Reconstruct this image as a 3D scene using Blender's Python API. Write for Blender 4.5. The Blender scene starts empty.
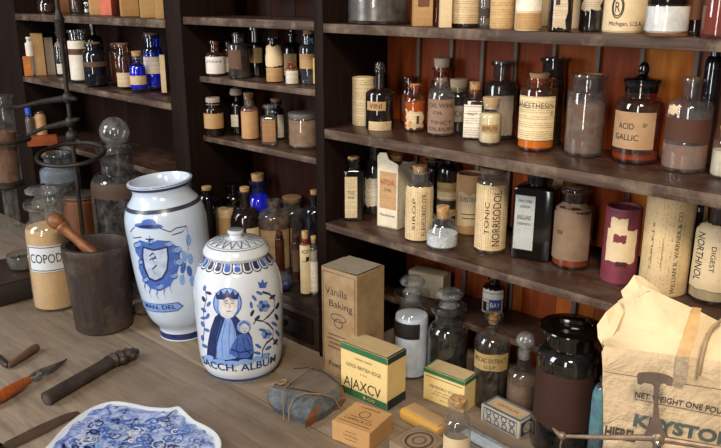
import bpy, bmesh, math, random
from mathutils import Vector, Matrix
from mathutils.geometry import tessellate_polygon
random.seed(7)
SC = bpy.context.scene
COL = SC.collection
# ------------------------------------------------------------------ camera
F = 760.0; PITCH = math.atan(232/760.0); HEAD = math.radians(132.9)
CAM = Vector((0.788, -0.752, 0.55))
FW = Vector((math.cos(HEAD)*math.cos(PITCH), math.sin(HEAD)*math.cos(PITCH), -math.sin(PITCH)))
RT = Vector((math.sin(HEAD), -math.cos(HEAD), 0)); UP = RT.cross(FW)
cd = bpy.data.cameras.new('camera'); co = bpy.data.objects.new('camera', cd); COL.objects.link(co)
co.location = CAM
co.rotation_euler = Matrix((RT, UP, -FW)).transposed().to_euler()
cd.sensor_width = 36; cd.lens = F*36/721; cd.clip_start = .02; cd.clip_end = 60
SC.camera = co
# ------------------------------------------------------------------ world, lights, exposure
SC.view_settings.view_transform = 'Standard'; SC.view_settings.look = 'None'
SC.view_settings.exposure = 0.0; SC.view_settings.gamma = 1; SC.view_settings.use_curve_mapping = False
w = bpy.data.worlds.new('world'); SC.world = w; w.use_nodes = True
w.node_tree.nodes['Background'].inputs[0].default_value = (.70, .70, .74, 1)
w.node_tree.nodes['Background'].inputs[1].default_value = .12
def area(name, loc, target, size, power, col):
    l = bpy.data.lights.new(name, 'AREA'); l.shape = 'RECTANGLE'; l.size, l.size_y = size; l.energy = power; l.color = col
    o = bpy.data.objects.new(name, l); COL.objects.link(o); o.location = loc
    o.rotation_euler = (Vector(target)-Vector(loc)).to_track_quat('-Z', 'Y').to_euler(); return o
area('window_daylight', (-1.1, -2.1, 1.15), (-.1, -.05, .15), (.7, 2.0), 62, (.93, .96, 1.0))
area('doorway_daylight', (1.15, -2.7, .75), (.4, 0, .25), (.35, 1.9), 30, (1.0, .95, .88))
area('ceiling_lamp', (1.15, -1.15, 1.45), (.35, 0, .2), (.32, .32), 32, (1.0, .84, .64))
SC.cycles.transparent_max_bounces = 32
SC.cycles.max_bounces = 8
SC.cycles.sample_clamp_indirect = 4.0
SC.cycles.caustics_refractive = False; SC.cycles.caustics_reflective = False

# ------------------------------------------------------------------ picture to place helpers
def ray(px, py): return FW*F + RT*(px-360.5) + UP*(224-py)
def at(px, py, z=0):
    d = ray(px, py); return CAM + d*((z-CAM.z)/d.z)
def aty(px, py, Y=0):
    d = ray(px, py); return CAM + d*((Y-CAM.y)/d.y)
def depth(p): return (Vector(p)-CAM).dot(FW)
def zat(x, y, py):
    v = Vector((x, y, 0))-CAM; k = (224-py)/F
    return (k*v.dot(FW) - v.dot(UP))/(UP.z - k*FW.z)
# ------------------------------------------------------------------ materials
def lin(c):
    if isinstance(c, str):
        c = [int(c[i:i+2], 16)/255 for i in (0, 2, 4)]
        c = [v/12.92 if v <= .04045 else ((v+.055)/1.055)**2.4 for v in c]
    return (c[0], c[1], c[2], 1)
class NT:
    def __init__(s, name):
        s.m = bpy.data.materials.new(name); s.m.use_nodes = True; s.t = s.m.node_tree
        for n in list(s.t.nodes): s.t.nodes.remove(n)
        s.out = s.n('ShaderNodeOutputMaterial')
    def n(s, k, **kw):
        nd = s.t.nodes.new(k)
        for a, b in kw.items(): setattr(nd, a, b)
        return nd
    def l(s, a, b): s.t.links.new(a, b)
    def math(s, op, a, b=None, c=None):
        nd = s.n('ShaderNodeMath', operation=op)
        for i, v in enumerate((a, b, c)):
            if v is None: continue
            if isinstance(v, (int, float)): nd.inputs[i].default_value = v
            else: s.l(v, nd.inputs[i])
        return nd.outputs[0]
    def mix(s, f, a, b, blend='MIX'):
        nd = s.n('ShaderNodeMix', data_type='RGBA', blend_type=blend)
        for i, v in ((0, f), (6, a), (7, b)):
            if isinstance(v, (int, float)): nd.inputs[i].default_value = v
            elif isinstance(v, tuple): nd.inputs[i].default_value = v
            else: s.l(v, nd.inputs[i])
        return nd.outputs[2]
    def coord(s, kind='Object', scale=(1, 1, 1)):
        tc = s.n('ShaderNodeTexCoord'); mp = s.n('ShaderNodeMapping'); mp.inputs['Scale'].default_value = scale
        s.l(tc.outputs[kind], mp.inputs[0]); return mp.outputs[0]
    def noise(s, vec, scale, detail=4, rough=.6, lo=.3, hi=.7, dist=0):
        nd = s.n('ShaderNodeTexNoise'); s.l(vec, nd.inputs['Vector']); nd.inputs['Scale'].default_value = scale
        nd.inputs['Detail'].default_value = detail; nd.inputs['Roughness'].default_value = rough; nd.inputs['Distortion'].default_value = dist
        mr = s.n('ShaderNodeMapRange'); s.l(nd.outputs[0], mr.inputs[0]); mr.inputs[1].default_value = lo; mr.inputs[2].default_value = hi
        return mr.outputs[0]
    def bsdf(s, col, rough=.5, spec=.5, metal=0, bump=None, bs=.3, bd=.001, coat=0):
        b = s.n('ShaderNodeBsdfPrincipled')
        if isinstance(col, tuple): b.inputs['Base Color'].default_value = col
        else: s.l(col, b.inputs['Base Color'])
        if isinstance(rough, (int, float)): b.inputs['Roughness'].default_value = rough
        else: s.l(rough, b.inputs['Roughness'])
        b.inputs['Specular IOR Level'].default_value = spec; b.inputs['Metallic'].default_value = metal
        b.inputs['Coat Weight'].default_value = coat; b.inputs['Coat Roughness'].default_value = .08
        if bump is not None:
            bn = s.n('ShaderNodeBump'); bn.inputs['Strength'].default_value = bs; bn.inputs['Distance'].default_value = bd
            s.l(bump, bn.inputs['Height']); s.l(bn.outputs[0], b.inputs['Normal'])
        s.l(b.outputs[0], s.out.inputs[0]); return b
MC = {}
def memo(fn):
    def g(*a, **k):
        key = (fn.__name__, a, tuple(sorted(k.items())))
        if key not in MC: MC[key] = fn(*a, **k)
        return MC[key]
    return g
@memo
def plain(c, rough=.5, metal=0, spec=.5, c2=None, scale=60, bs=.25, coat=0):
    t = NT('surface_'+str(c)); v = t.coord()
    nz = t.noise(v, scale)
    c2 = c2 or tuple(x*.62 for x in lin(c)[:3])
    t.bsdf(t.mix(nz, lin(c), lin(c2)), rough, spec, metal, nz, bs, .0006, coat); return t.m
@memo
def glass(c, rough=.04, refl=1.0, dust=.06):
    t = NT('glass_'+str(c)); lw = t.n('ShaderNodeLayerWeight'); lw.inputs[0].default_value = .5
    f = t.math('POWER', lw.outputs['Facing'], 3.5); f = t.math('MULTIPLY_ADD', f, .7*refl, .07)
    tr = t.n('ShaderNodeBsdfTransparent'); tr.inputs[0].default_value = (*c, 1)
    gl = t.n('ShaderNodeBsdfGlossy'); gl.inputs['Roughness'].default_value = rough; gl.inputs[0].default_value = (1, 1, 1, 1)
    df = t.n('ShaderNodeBsdfDiffuse'); df.inputs[0].default_value = tuple(.25+.3*x for x in c)+(1,)
    nz = t.noise(t.coord(), 55, 5, .7, .42, .75); dz = t.math('MULTIPLY_ADD', nz, dust*1.3, dust*.2)
    m0 = t.n('ShaderNodeMixShader'); t.l(dz, m0.inputs[0]); t.l(tr.outputs[0], m0.inputs[1]); t.l(df.outputs[0], m0.inputs[2])
    mx = t.n('ShaderNodeMixShader'); t.l(f, mx.inputs[0]); t.l(m0.outputs[0], mx.inputs[1]); t.l(gl.outputs[0], mx.inputs[2])
    t.l(mx.outputs[0], t.out.inputs[0]); return t.m
@memo
def paper(c, ink='3a2c20', lines=260., dens=.5, stain=.5, rough=.75, vert=False):
    lines = lines*1.7; U, V = (1, 0) if vert else (0, 1)
    """old paper; uv in metres; rows of tiny print"""
    t = NT('paper_'+str(c)); uv = t.n('ShaderNodeUVMap'); sp = t.n('ShaderNodeSeparateXYZ'); t.l(uv.outputs[0], sp.inputs[0])
    tc = t.n('ShaderNodeTexCoord')
    nz = t.noise(tc.outputs['Object'], 38, 6, .65, .35, .75)
    base = t.mix(t.math('MULTIPLY', nz, stain), lin(c), lin(tuple(a*b for a, b in zip(lin(c)[:3], (.62, .48, .32)))))
    if dens > 0:
        row = t.math('MULTIPLY', sp.outputs[V], lines); fr = t.math('FRACT', row); fl = t.math('FLOOR', row)
        on = t.math('LESS_THAN', fr, .46)
        cb = t.n('ShaderNodeCombineXYZ'); t.l(t.math('MULTIPLY', sp.outputs[U], lines*2.2), cb.inputs[0]); t.l(t.math('MULTIPLY', fl, 7.31), cb.inputs[1])
        t.l(t.math('MULTIPLY', t.math('FLOOR', t.math('MULTIPLY', fr, 5)), 1.7), cb.inputs[2])
        n2 = t.n('ShaderNodeTexNoise'); n2.inputs['Scale'].default_value = 1.0; n2.inputs['Detail'].default_value = 1; t.l(cb.outputs[0], n2.inputs['Vector'])
        wd = t.math('GREATER_THAN', n2.outputs[0], 1-dens)
        cb2 = t.n('ShaderNodeCombineXYZ'); t.l(t.math('MULTIPLY', fl, 3.7), cb2.inputs[0])
        wn = t.n('ShaderNodeTexWhiteNoise', noise_dimensions='3D'); t.l(cb2.outputs[0], wn.inputs[0])
        k = t.math('MULTIPLY', t.math('MULTIPLY', on, wd), t.math('GREATER_THAN', wn.outputs[0], .22))
        base = t.mix(t.math('MULTIPLY', k, .55), base, lin(ink))
    t.bsdf(base, rough, .3, 0, nz, .3, .0006); return t.m
@memo
def wood(c1, c2, rough=.45, axis=0, scale=1., seed=0., spec=.5, dusty=None):
    t = NT('wood'); s = [9*scale]*3; s[axis] = .9*scale
    tc = t.n('ShaderNodeTexCoord'); mp = t.n('ShaderNodeMapping'); mp.inputs['Scale'].default_value = s; mp.inputs['Location'].default_value = (seed,)*3
    t.l(tc.outputs['Object'], mp.inputs[0])
    g = t.noise(mp.outputs[0], 12, 6, .65, .3, .7, .6); b = t.noise(mp.outputs[0], 2.2, 3, .5, .35, .65)
    col = t.mix(g, lin(c1), lin(c2)); col = t.mix(t.math('MULTIPLY', b, .55), col, lin(c2))
    if dusty:
        d = t.noise(tc.outputs['Object'], 16, 6, .7, .48, .72); col = t.mix(t.math('MULTIPLY', d, .7), col, lin(dusty))
    t.bsdf(col, rough, spec, 0, g, .35, .0012); return t.m
AMBER = glass((.60, .31, .11)); AMBERB = glass((.85, .50, .17)); AMBERD = glass((.26, .10, .035)); CLEAR = glass((.95, .96, .96), dust=.03); SMOKE = glass((.66, .64, .60), dust=.07)
COBALT = glass((.10, .26, .95)); NAVY = glass((.03, .05, .22)); CLEARDUST = glass((.86, .86, .85), dust=.10)
BLACK = plain('0d0908', .12, c2=(.004, .003, .002), coat=.5, bs=.02); BROWNB = plain('1e0f09', .14, c2=(.006, .003, .001), coat=.4, bs=.02)
STG = glass((.80, .81, .81), dust=.3, refl=1.3)
CORK = plain('c79f6c', .85, c2=(.22, .11, .04), scale=240, bs=.8); CORKD = plain('8f6b48', .85, c2=(.12, .06, .03), scale=240, bs=.8)
CREAM = 'd9c090'; TAN = 'b8955c'; WHITE = 'd8d2c4'
INK = plain('1a1512', .6, bs=0.0); INKG = plain('4a3c30', .7, bs=0.0)

# ------------------------------------------------------------------ mesh builder
class MB:
    def __init__(s): s.v = []; s.f = []; s.m = []; s.uv = []; s.mats = []
    def mi(s, m):
        if m not in s.mats: s.mats.append(m)
        return s.mats.index(m)
    def add(s, vs, fs, m, uvs=None):
        o = len(s.v); s.v += [Vector(v) for v in vs]; k = s.mi(m)
        for f in fs:
            s.f.append([i+o for i in f]); s.m.append(k)
            s.uv.append([uvs[i] for i in f] if uvs else [(0, 0)]*len(f))
        return s
    def loft(s, rows, m, seg=40, capb=True, capt=True, cx=0, cy=0):
        """rows (rx, ry, z, n) n: superellipse exponent"""
        vs = []
        for rx, ry, z, n in rows:
            for i in range(seg):
                a = 2*math.pi*i/seg; c, q = math.cos(a), math.sin(a)
                k = (abs(c)**n+abs(q)**n)**(-1/n) if n > 2 else 1
                vs.append((cx+rx*c*k, cy+ry*q*k, z))
        fs = []
        for j in range(len(rows)-1):
            for i in range(seg):
                a = j*seg+i; b = j*seg+(i+1) % seg; fs.append((a, b, b+seg, a+seg))
        if capb: fs.append(tuple(range(seg-1, -1, -1)))
        if capt: fs.append(tuple((len(rows)-1)*seg+i for i in range(seg)))
        return s.add(vs, fs, m)
    def lathe(s, prof, m, seg=40, cx=0, cy=0, capb=True, capt=True):
        return s.loft([(max(r, 1e-5), max(r, 1e-5), z, 2) for r, z in prof], m, seg, capb, capt, cx, cy)
    def box(s, c, d, m, bev=0.0, rz=0.0):
        bm = bmesh.new(); bmesh.ops.create_cube(bm, size=1)
        bmesh.ops.scale(bm, vec=Vector(d), verts=bm.verts)
        if bev > 0: bmesh.ops.bevel(bm, geom=bm.edges[:]+bm.verts[:], offset=bev, segments=2, affect='EDGES', profile=.5)
        M = Matrix.Translation(Vector(c)) @ Matrix.Rotation(rz, 4, 'Z')
        bm.verts.index_update()
        s.add([M @ v.co for v in bm.verts], [[v.index for v in f.verts] for f in bm.faces], m); bm.free(); return s
    def hull(s, pts, m, bev=0):
        """8 corners: bottom 4 ccw, top 4 ccw"""
        bm = bmesh.new(); vs = [bm.verts.new(p) for p in pts]
        for f in ((3, 2, 1, 0), (4, 5, 6, 7), (0, 1, 5, 4), (1, 2, 6, 5), (2, 3, 7, 6), (3, 0, 4, 7)): bm.faces.new([vs[i] for i in f])
        if bev: bmesh.ops.bevel(bm, geom=bm.edges[:]+bm.verts[:], offset=bev, segments=2, affect='EDGES', profile=.5)
        bm.verts.index_update()
        s.add([v.co.copy() for v in bm.verts], [[v.index for v in f.verts] for f in bm.faces], m); bm.free(); return s
    def tube(s, pts, r, m, seg=12, caps=True, closed=False):
        pts = [Vector(p) for p in pts]; n = len(pts); rs = r if isinstance(r, (list, tuple)) else [r]*n
        vs = []; prev = None
        for i, p in enumerate(pts):
            if closed: t = pts[(i+1) % n]-pts[i-1]
            else: t = pts[min(i+1, n-1)]-pts[max(i-1, 0)]
            t.normalize()
            if prev is None: u = t.orthogonal().normalized()
            else:
                u = prev-t*prev.dot(t); u = u.normalized() if u.length > 1e-6 else t.orthogonal().normalized()
            prev = u; w_ = t.cross(u)
            for k in range(seg):
                a = 2*math.pi*k/seg; vs.append(p+(u*math.cos(a)+w_*math.sin(a))*rs[i])
        fs = []
        for j in range(n if closed else n-1):
            for k in range(seg):
                a = j*seg+k; b = j*seg+(k+1) % seg; jj = ((j+1) % n)*seg
                fs.append((a, b, jj+(k+1) % seg, jj+k))
        if caps and not closed: fs.append(tuple(range(seg-1, -1, -1))); fs.append(tuple((n-1)*seg+k for k in range(seg)))
        return s.add(vs, fs, m)
    def sphere(s, c, r, m, seg=24, sx=1, sy=1, sz=1):
        N = 14; prof = [(math.sin(math.pi*j/N), -math.cos(math.pi*j/N)) for j in range(N+1)]
        vs = []; c = Vector(c)
        for q, z in prof:
            for i in range(seg):
                a = 2*math.pi*i/seg; vs.append(c+Vector((max(q, .001)*r*sx*math.cos(a), max(q, .001)*r*sy*math.sin(a), z*r*sz)))
        fs = [(j*seg+i, j*seg+(i+1) % seg, (j+1)*seg+(i+1) % seg, (j+1)*seg+i) for j in range(N) for i in range(seg)]
        return s.add(vs, fs, m)
    def flat(s, poly, mp, m, step=.004, off=0.0):
        """a filled 2-D outline cut into a grid and laid on a surface by mp(u, v, off)"""
        poly = [(float(a), float(b)) for a, b in poly]
        bm = bmesh.new()
        tris = tessellate_polygon([[Vector((a, b, 0)) for a, b in poly]])
        vs = [bm.verts.new((a, b, 0)) for a, b in poly]
        for t in tris:
            try: bm.faces.new([vs[i] for i in t])
            except ValueError: pass
        s._lay(bm, mp, m, step, off); return s
    def _lay(s, bm, mp, m, step, off):
        if not bm.faces: bm.free(); return
        bmesh.ops.recalc_face_normals(bm, faces=bm.faces)
        if step:
            xs = [v.co.x for v in bm.verts]; ys = [v.co.y for v in bm.verts]
            for lo, hi, no in ((min(xs), max(xs), (1, 0, 0)), (min(ys), max(ys), (0, 1, 0))):
                k = math.floor(lo/step)+1
                while k*step < hi:
                    bmesh.ops.bisect_plane(bm, geom=bm.verts[:]+bm.edges[:]+bm.faces[:], plane_co=Vector(no)*k*step, plane_no=no, dist=1e-7); k += 1
        bm.verts.index_update()
        fs = []
        for f in bm.faces:
            ids = [v.index for v in f.verts]
            if f.normal.z < 0: ids.reverse()
            fs.append(ids)
        s.add([mp(v.co.x, v.co.y, off) for v in bm.verts], fs, m, [(v.co.x, v.co.y) for v in bm.verts]); bm.free()
    def stroke(s, pts, w_, mp, m, step=.004, off=0.0):
        n = len(pts); L = []; R = []
        ws = w_ if isinstance(w_, (list, tuple)) else [w_]*n
        for i, p in enumerate(pts):
            a = pts[max(i-1, 0)]; b = pts[min(i+1, n-1)]; dx, dy = b[0]-a[0], b[1]-a[1]; l = math.hypot(dx, dy) or 1
            nx, ny = -dy/l*ws[i]/2, dx/l*ws[i]/2; L.append((p[0]+nx, p[1]+ny)); R.append((p[0]-nx, p[1]-ny))
        bm = bmesh.new(); vl = [bm.verts.new((*p, 0)) for p in L]; vr = [bm.verts.new((*p, 0)) for p in R]
        for i in range(n-1):
            try: bm.faces.new((vr[i], vr[i+1], vl[i+1], vl[i]))
            except ValueError: pass
        s._lay(bm, mp, m, step, off); return s
    def blob(s, c, rx, ry, mp, m, rot=0, off=0, n=18, step=.004):
        ca, sa = math.cos(rot), math.sin(rot)
        return s.flat([(c[0]+rx*math.cos(a)*ca-ry*math.sin(a)*sa, c[1]+rx*math.cos(a)*sa+ry*math.sin(a)*ca) for a in [2*math.pi*i/n for i in range(n)]], mp, m, step, off)
    def text(s, st, c, w_, h, mp, m, rot=0, off=0, step=.004, bold=0.0):
        vs, fs, (x0, x1, y0, y1) = textmesh(st, bold)
        if x1 <= x0: return s
        sx, sy = w_/(x1-x0), h/(y1-y0); ca, sa = math.cos(rot), math.sin(rot)
        bm = bmesh.new(); q = []
        for x, y in vs:
            a, b = (x-(x0+x1)/2)*sx, (y-(y0+y1)/2)*sy
            q.append(bm.verts.new((c[0]+a*ca-b*sa, c[1]+a*sa+b*ca, 0)))
        for f in fs:
            try: bm.faces.new([q[i] for i in f])
            except ValueError: pass
        s._lay(bm, mp, m, step, off); return s
    def build(s, name, parent=None, loc=None, sharp=35, smooth=True):
        me = bpy.data.meshes.new(name); me.from_pydata([tuple(v) for v in s.v], [], s.f)
        for m in s.mats: me.materials.append(m)
        me.polygons.foreach_set('material_index', s.m)
        ul = me.uv_layers.new(name='UVMap'); fl = [c for f in s.uv for p in f for c in p]
        if len(fl) == len(ul.data)*2: ul.data.foreach_set('uv', fl)
        me.update()
        if smooth:
            me.shade_smooth(); me.set_sharp_from_angle(angle=math.radians(sharp))
        o = bpy.data.objects.new(name, me); COL.objects.link(o)
        if loc is not None: o.location = loc
        if parent is not None: o.parent = parent
        return o
TX = {}
def textmesh(st, bold=0.0):
    if (st, bold) in TX: return TX[(st, bold)]
    cu = bpy.data.curves.new('t', 'FONT'); cu.body = st; cu.offset = bold; cu.resolution_u = 3
    o = bpy.data.objects.new('t', cu); COL.objects.link(o)
    dg = bpy.context.evaluated_depsgraph_get(); dg.update(); me = o.evaluated_get(dg).to_mesh()
    vs = [(v.co.x, v.co.y) for v in me.vertices]; fs = [tuple(p.vertices) for p in me.polygons]
    o.evaluated_get(dg).to_mesh_clear(); bpy.data.objects.remove(o); bpy.data.curves.remove(cu)
    xs = [v[0] for v in vs] or [0]; ys = [v[1] for v in vs] or [0]
    TX[(st, bold)] = (vs, fs, (min(xs), max(xs), min(ys), max(ys))); return TX[(st, bold)]
def mflat(o, ux, uz=(0, 0, 1)):
    o, ux, uz = Vector(o), Vector(ux).normalized(), Vector(uz).normalized(); n = ux.cross(uz)
    return lambda u, v, off: o+ux*u+uz*v+n*off
def mcyl(R, z0, a0=0.0, rfun=None):
    def f(u, v, off):
        r = (rfun(z0+v) if rfun else R)+off; a = a0+u/R; return Vector((r*math.sin(a), -r*math.cos(a), z0+v))
    return f
def thing(name, label, cat, loc, rz=0, group=None):
    o = bpy.data.objects.new(name, None); o.empty_display_size = .02; COL.objects.link(o); o.location = loc; o.rotation_euler = (0, 0, rz)
    o['label'] = label; o['category'] = cat
    if group: o['group'] = group
    return o
def tag(o, label, cat, group=None):
    o['label'] = label; o['category'] = cat
    if group: o['group'] = group
    return o
def face(p, turn=0):
    d = CAM-Vector(p); return math.atan2(d.x, -d.y)+math.radians(turn)

# ------------------------------------------------------------------ room and furniture
b = MB(); b.box((0, .0, -.83), (5, 5, .06), wood('4a3626', '2a1c12', .6)); o = b.build('floor'); o['kind'] = 'structure'
b = MB(); b.box((0, .42, .6), (5, .06, 2.8), plain('3a2a22', .9)); o = b.build('wall_back'); o['kind'] = 'structure'

S1, S2, S3, S4, M1, M2, M3, M4, L1, L2, L3 = .509, .364, .224, .088, .511, .412, .309, .080, .505, .369, .228
SHELFW = wood('52362a', '25160f', .36, 0, 1.0, 0., .4, dusty='5f5046'); SHELFE = wood('645044', '32241c', .55, 0, 1.2, 3., .25, dusty='8f7f6c')
DARKW = wood('24140c', '0f0805', .65, 2, 1., 1., .12); REDW = wood('55200f', '35130a', .5, 2, .8, 5.)
TABLEW = wood('9a8976', '6b5d4f', .62, 0, .6, 2., .35, dusty='877d72')
bench = thing('workbench', 'worn grey-brown wooden bench top carrying all the jars, boxes and tools', 'workbench', (-.1, -.2, -.78))
b = MB()
ys = [-.78, -.46, -.148, .16, .34]
for i in range(4): b.box((0, (ys[i]+ys[i+1])/2+.2, .76), (3.0, ys[i+1]-ys[i]-.0012, .04), TABLEW, .0012)
b.build('bench_top', bench)
for sx in (-1.4, 1.4):
    for sy in (-.5, .45): MB().box((sx, sy, .37), (.08, .08, .739), DARKW, .004).build('leg', bench)
MB().box((0, -.5, .68), (2.7, .03, .11), DARKW, .003).build('apron', bench)

cab = thing('apothecary_cabinet', 'large dark wooden apothecary shelving with three bays and an orange-red boarded back', 'shelf unit', (0, .1, 0.0))
def cb(c, d, m, name, bev=.0015, lab=None):
    o = MB().box((c[0], c[1]-.1, c[2]), d, m, bev).build(name, cab)
    if lab: o['label'] = lab
    return o
XR = 1.05
# upright dividers, sides
cb((.009, .1, .4), (.018, .20, .80), DARKW, 'divider'); cb((-.341, .1, .4), (.046, .20, .80), DARKW, 'divider')
cb((-1.15, .1, .4), (.40, .20, .80), DARKW, 'side_panel'); cb((XR, .1, .4), (.03, .20, .80), DARKW, 'side_panel')
cb((-.05, .1, .812), (2.3, .22, .024), DARKW, 'cabinet_top')
# back boards of the right bay with battens between them
def board_mat(i):
    c = [('9c481a', '66290e'), ('b86421', '823c12'), ('92431d', '5a2410'), ('dc8a2e', 'a85616'), ('92604a', '64402e'), ('90543a', '5a3222')][i % 6]
    return wood(c[0], c[1], .55, 2, .9, i*2.3, .2)
bb = MB(); xs = [.018, .081, .140, .192, .244, .300, .359, .414, .476, .545, .62, .70, .80, .90, XR-.015]
order = [0, 0, 2, 0, 0, 1, 0, 3, 4, 1, 4, 1, 2, 0]
for i in range(len(xs)-1):
    bb.box(((xs[i]+xs[i+1])/2, .041, .40+.118), (xs[i+1]-xs[i]-.0005, .01, .80-.236), board_mat(order[i]), .0005)
bb.build('back_panel', cab)
for i, x in enumerate(xs[1:-1]):
    MB().box((x, .0335, .518), (.006, .005, .56), wood('86776c', '5a4a40', .6, 2), .0015).build('batten', cab)
lb = MB()
for i in range(len(xs)-1):
    lb.box(((xs[i]+xs[i+1])/2, .095, .112), (xs[i+1]-xs[i]-.0005, .01, .222), board_mat([0, 2, 0, 1, 0, 1, 0, 0, 2, 3, 1, 1, 2, 0][i]), .0005)
lb.build('lower_back_panel', cab)
for x in (.14, .225, .33, .42): MB().box((x, .0875, .112), (.008, .005, .222), wood('6a5a52', '40322c', .6, 2), .0015).build('batten', cab)
def shelf(x0, x1, y0, y1, z, th=.0125, z2=None):
    z2 = z if z2 is None else z2
    o = MB().hull([(x0, y0-.1, z-th), (x1, y0-.1, z2-th), (x1, y1-.1, z2-th), (x0, y1-.1, z-th), (x0, y0-.1, z), (x1, y0-.1, z2), (x1, y1-.1, z2), (x0, y1-.1, z)], SHELFW, .0012).build('shelf', cab)
    o.data.materials.append(SHELFE)
    for p in o.data.polygons:
        if p.normal.y < -.6: p.material_index = 1
    return o
shelf(.0185, XR-.016, 0, .1355, S1); shelf(.0185, XR-.016, 0, .1355, S2, .014); shelf(.0185, XR-.016, 0, .189, S3, .011); shelf(.0185, XR-.016, .101, .189, S4, .010)
shelf(-.3175, -.0005, .004, .139, M1); shelf(-.3175, -.0005, .03, .139, M2, .010); shelf(-.3175, -.0005, .03, .139, M3, .010)
shelf(-.9495, -.3645, 0, .139, L1, .014); shelf(-.9495, -.3645, 0, .139, L2, .012, L2-.006); shelf(-.9495, -.3645, .01, .139, L3, .012)
mb_ = MB()
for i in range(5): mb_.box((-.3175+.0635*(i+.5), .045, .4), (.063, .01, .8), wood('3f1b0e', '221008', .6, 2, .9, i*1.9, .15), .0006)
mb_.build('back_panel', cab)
mb_ = MB()
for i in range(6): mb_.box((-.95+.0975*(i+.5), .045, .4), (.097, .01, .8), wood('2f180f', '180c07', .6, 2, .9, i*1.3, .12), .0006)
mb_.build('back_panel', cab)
MB().box((-.1625, -.1+.07, .7), (.2, .02, .3), plain('141516', .35), .002).build('slate_panel', cab)['label'] = 'black rectangular panel above the upper middle shelf'
# drawer case at the bottom of the middle bay
dm = wood('2c2019', '16100c', .5, 0, 1., 4., dusty='463a32')
MB().box((-.159, -.03, .0725), (.316, .135, .014), dm, .002).build('drawer_case_top', cab)
for i in range(2):
    cx = -.0805-.158*i
    d = MB().box((cx, -.03, .0335), (.150, .13, .063), dm, .002)
    d.box((cx, -.0965, .0335), (.128, .004, .044), DARKW, .0015); d.box((cx, -.099, .0335), (.098, .003, .026), plain('0c0907', .4), .001)
    dr = d.build('drawer', cab)
    MB().sphere((cx, -.104, .0335), .006, plain('3a2c20', .35, .6)).build('drawer_knob', dr)

# ------------------------------------------------------------------ bottles
def stopper(kind, root, z0, wn, zt, R, mat=None):
    b = MB()
    if kind == 'cork':
        b.lathe([(wn*.86, z0-.006), (wn*.97, z0), (wn*1.08, zt-.001), (wn*1.0, zt)], mat or CORK, 28); b.build('cork', root)
    elif kind == 'ball':
        r = R; b.lathe([(wn*.78, z0-.012), (wn*.85, z0), (wn*.45, z0+.002), (wn*.38, max(zt-2*r+.002, z0+.003))], mat or STG, 24); b.sphere((0, 0, zt-r), r, mat or STG); b.build('ball_stopper', root)
    elif kind == 'disk':
        h = zt-z0; b.lathe([(wn*.72, z0-.01), (wn*.8, z0), (wn*.5, z0+h*.3), (wn*.55, z0+h*.45), (R, z0+h*.62), (R*1.02, z0+h*.78), (R*.8, z0+h*.95), (.001, zt)], mat or STG, 28); b.build('disk_stopper', root)
    elif kind == 'cap':
        b.lathe([(R*.98, z0-.004), (R, z0-.003), (R, zt-.0012), (R*.95, zt), (R*.3, zt), (.001, zt)], mat or BLACK, 32); b.build('lid', root)
    elif kind == 'dome':
        b.lathe([(R*.9, z0), (R, z0+.001), (R*1.0, z0+(zt-z0)*.4), (R*.8, z0+(zt-z0)*.8), (.001, zt)], mat or CORKD, 28); b.build('cap', root)
    elif kind == 'knob':
        h = zt-z0; b.lathe([(wn*1.02, z0-.013), (wn*1.04, z0-.003), (wn*1.14, z0-.002), (wn*1.15, z0+.0012), (wn*1.05, z0+.0022), (wn*.5, z0+.0028), (wn*.3, z0+.005), (wn*.25, z0+h*.3)], mat or BLACK, 32); b.sphere((0, 0, z0+h*.58), R, mat or BLACK, sx=.85, sy=.5, sz=h*.43/R); b.build('knob_stopper', root)
def settle(c, w_, z, dr=1.0):
    """keeps a thing clear of the back boards and the uprights beside it"""
    c = c.copy()
    for _ in range(160):
        k = depth(c)/F; R = w_/2*k; Rm = R*max(dr, .8)
        if z > .2: ylim = .1305 if c.x > 0 else .138
        elif z > .0: ylim = .187 if c.x > 0 else .138
        else: ylim = .099 if c.x > 0 else -.004
        bad = c.y+Rm*1.02 > ylim
        if z > 0 and c.y+R > 0:
            for a, b_ in ((0, .0185), (-.366, -.3175), (-1.3, -.95)):
                if c.x < (a+b_)/2 and c.x+R > a-.002 and a > -1: c.x = a-.002-R
                if c.x > (a+b_)/2 and c.x-R < b_+.001: bad = True
        if not bad: break
        h = Vector((CAM.x-c.x, CAM.y-c.y, 0)).normalized(); c += h*.001
    return c, R, k
def lean_fix(x, yb, z, ymid):
    """uprights converge in the picture: find the foot whose mid-height stands at column x"""
    p = at(x, yb, z); zm = zat(p.x, p.y, ymid); v = Vector((p.x, p.y, zm))-CAM
    return x+(x-(360.5+F*v.dot(RT)/v.dot(FW)))
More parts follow.
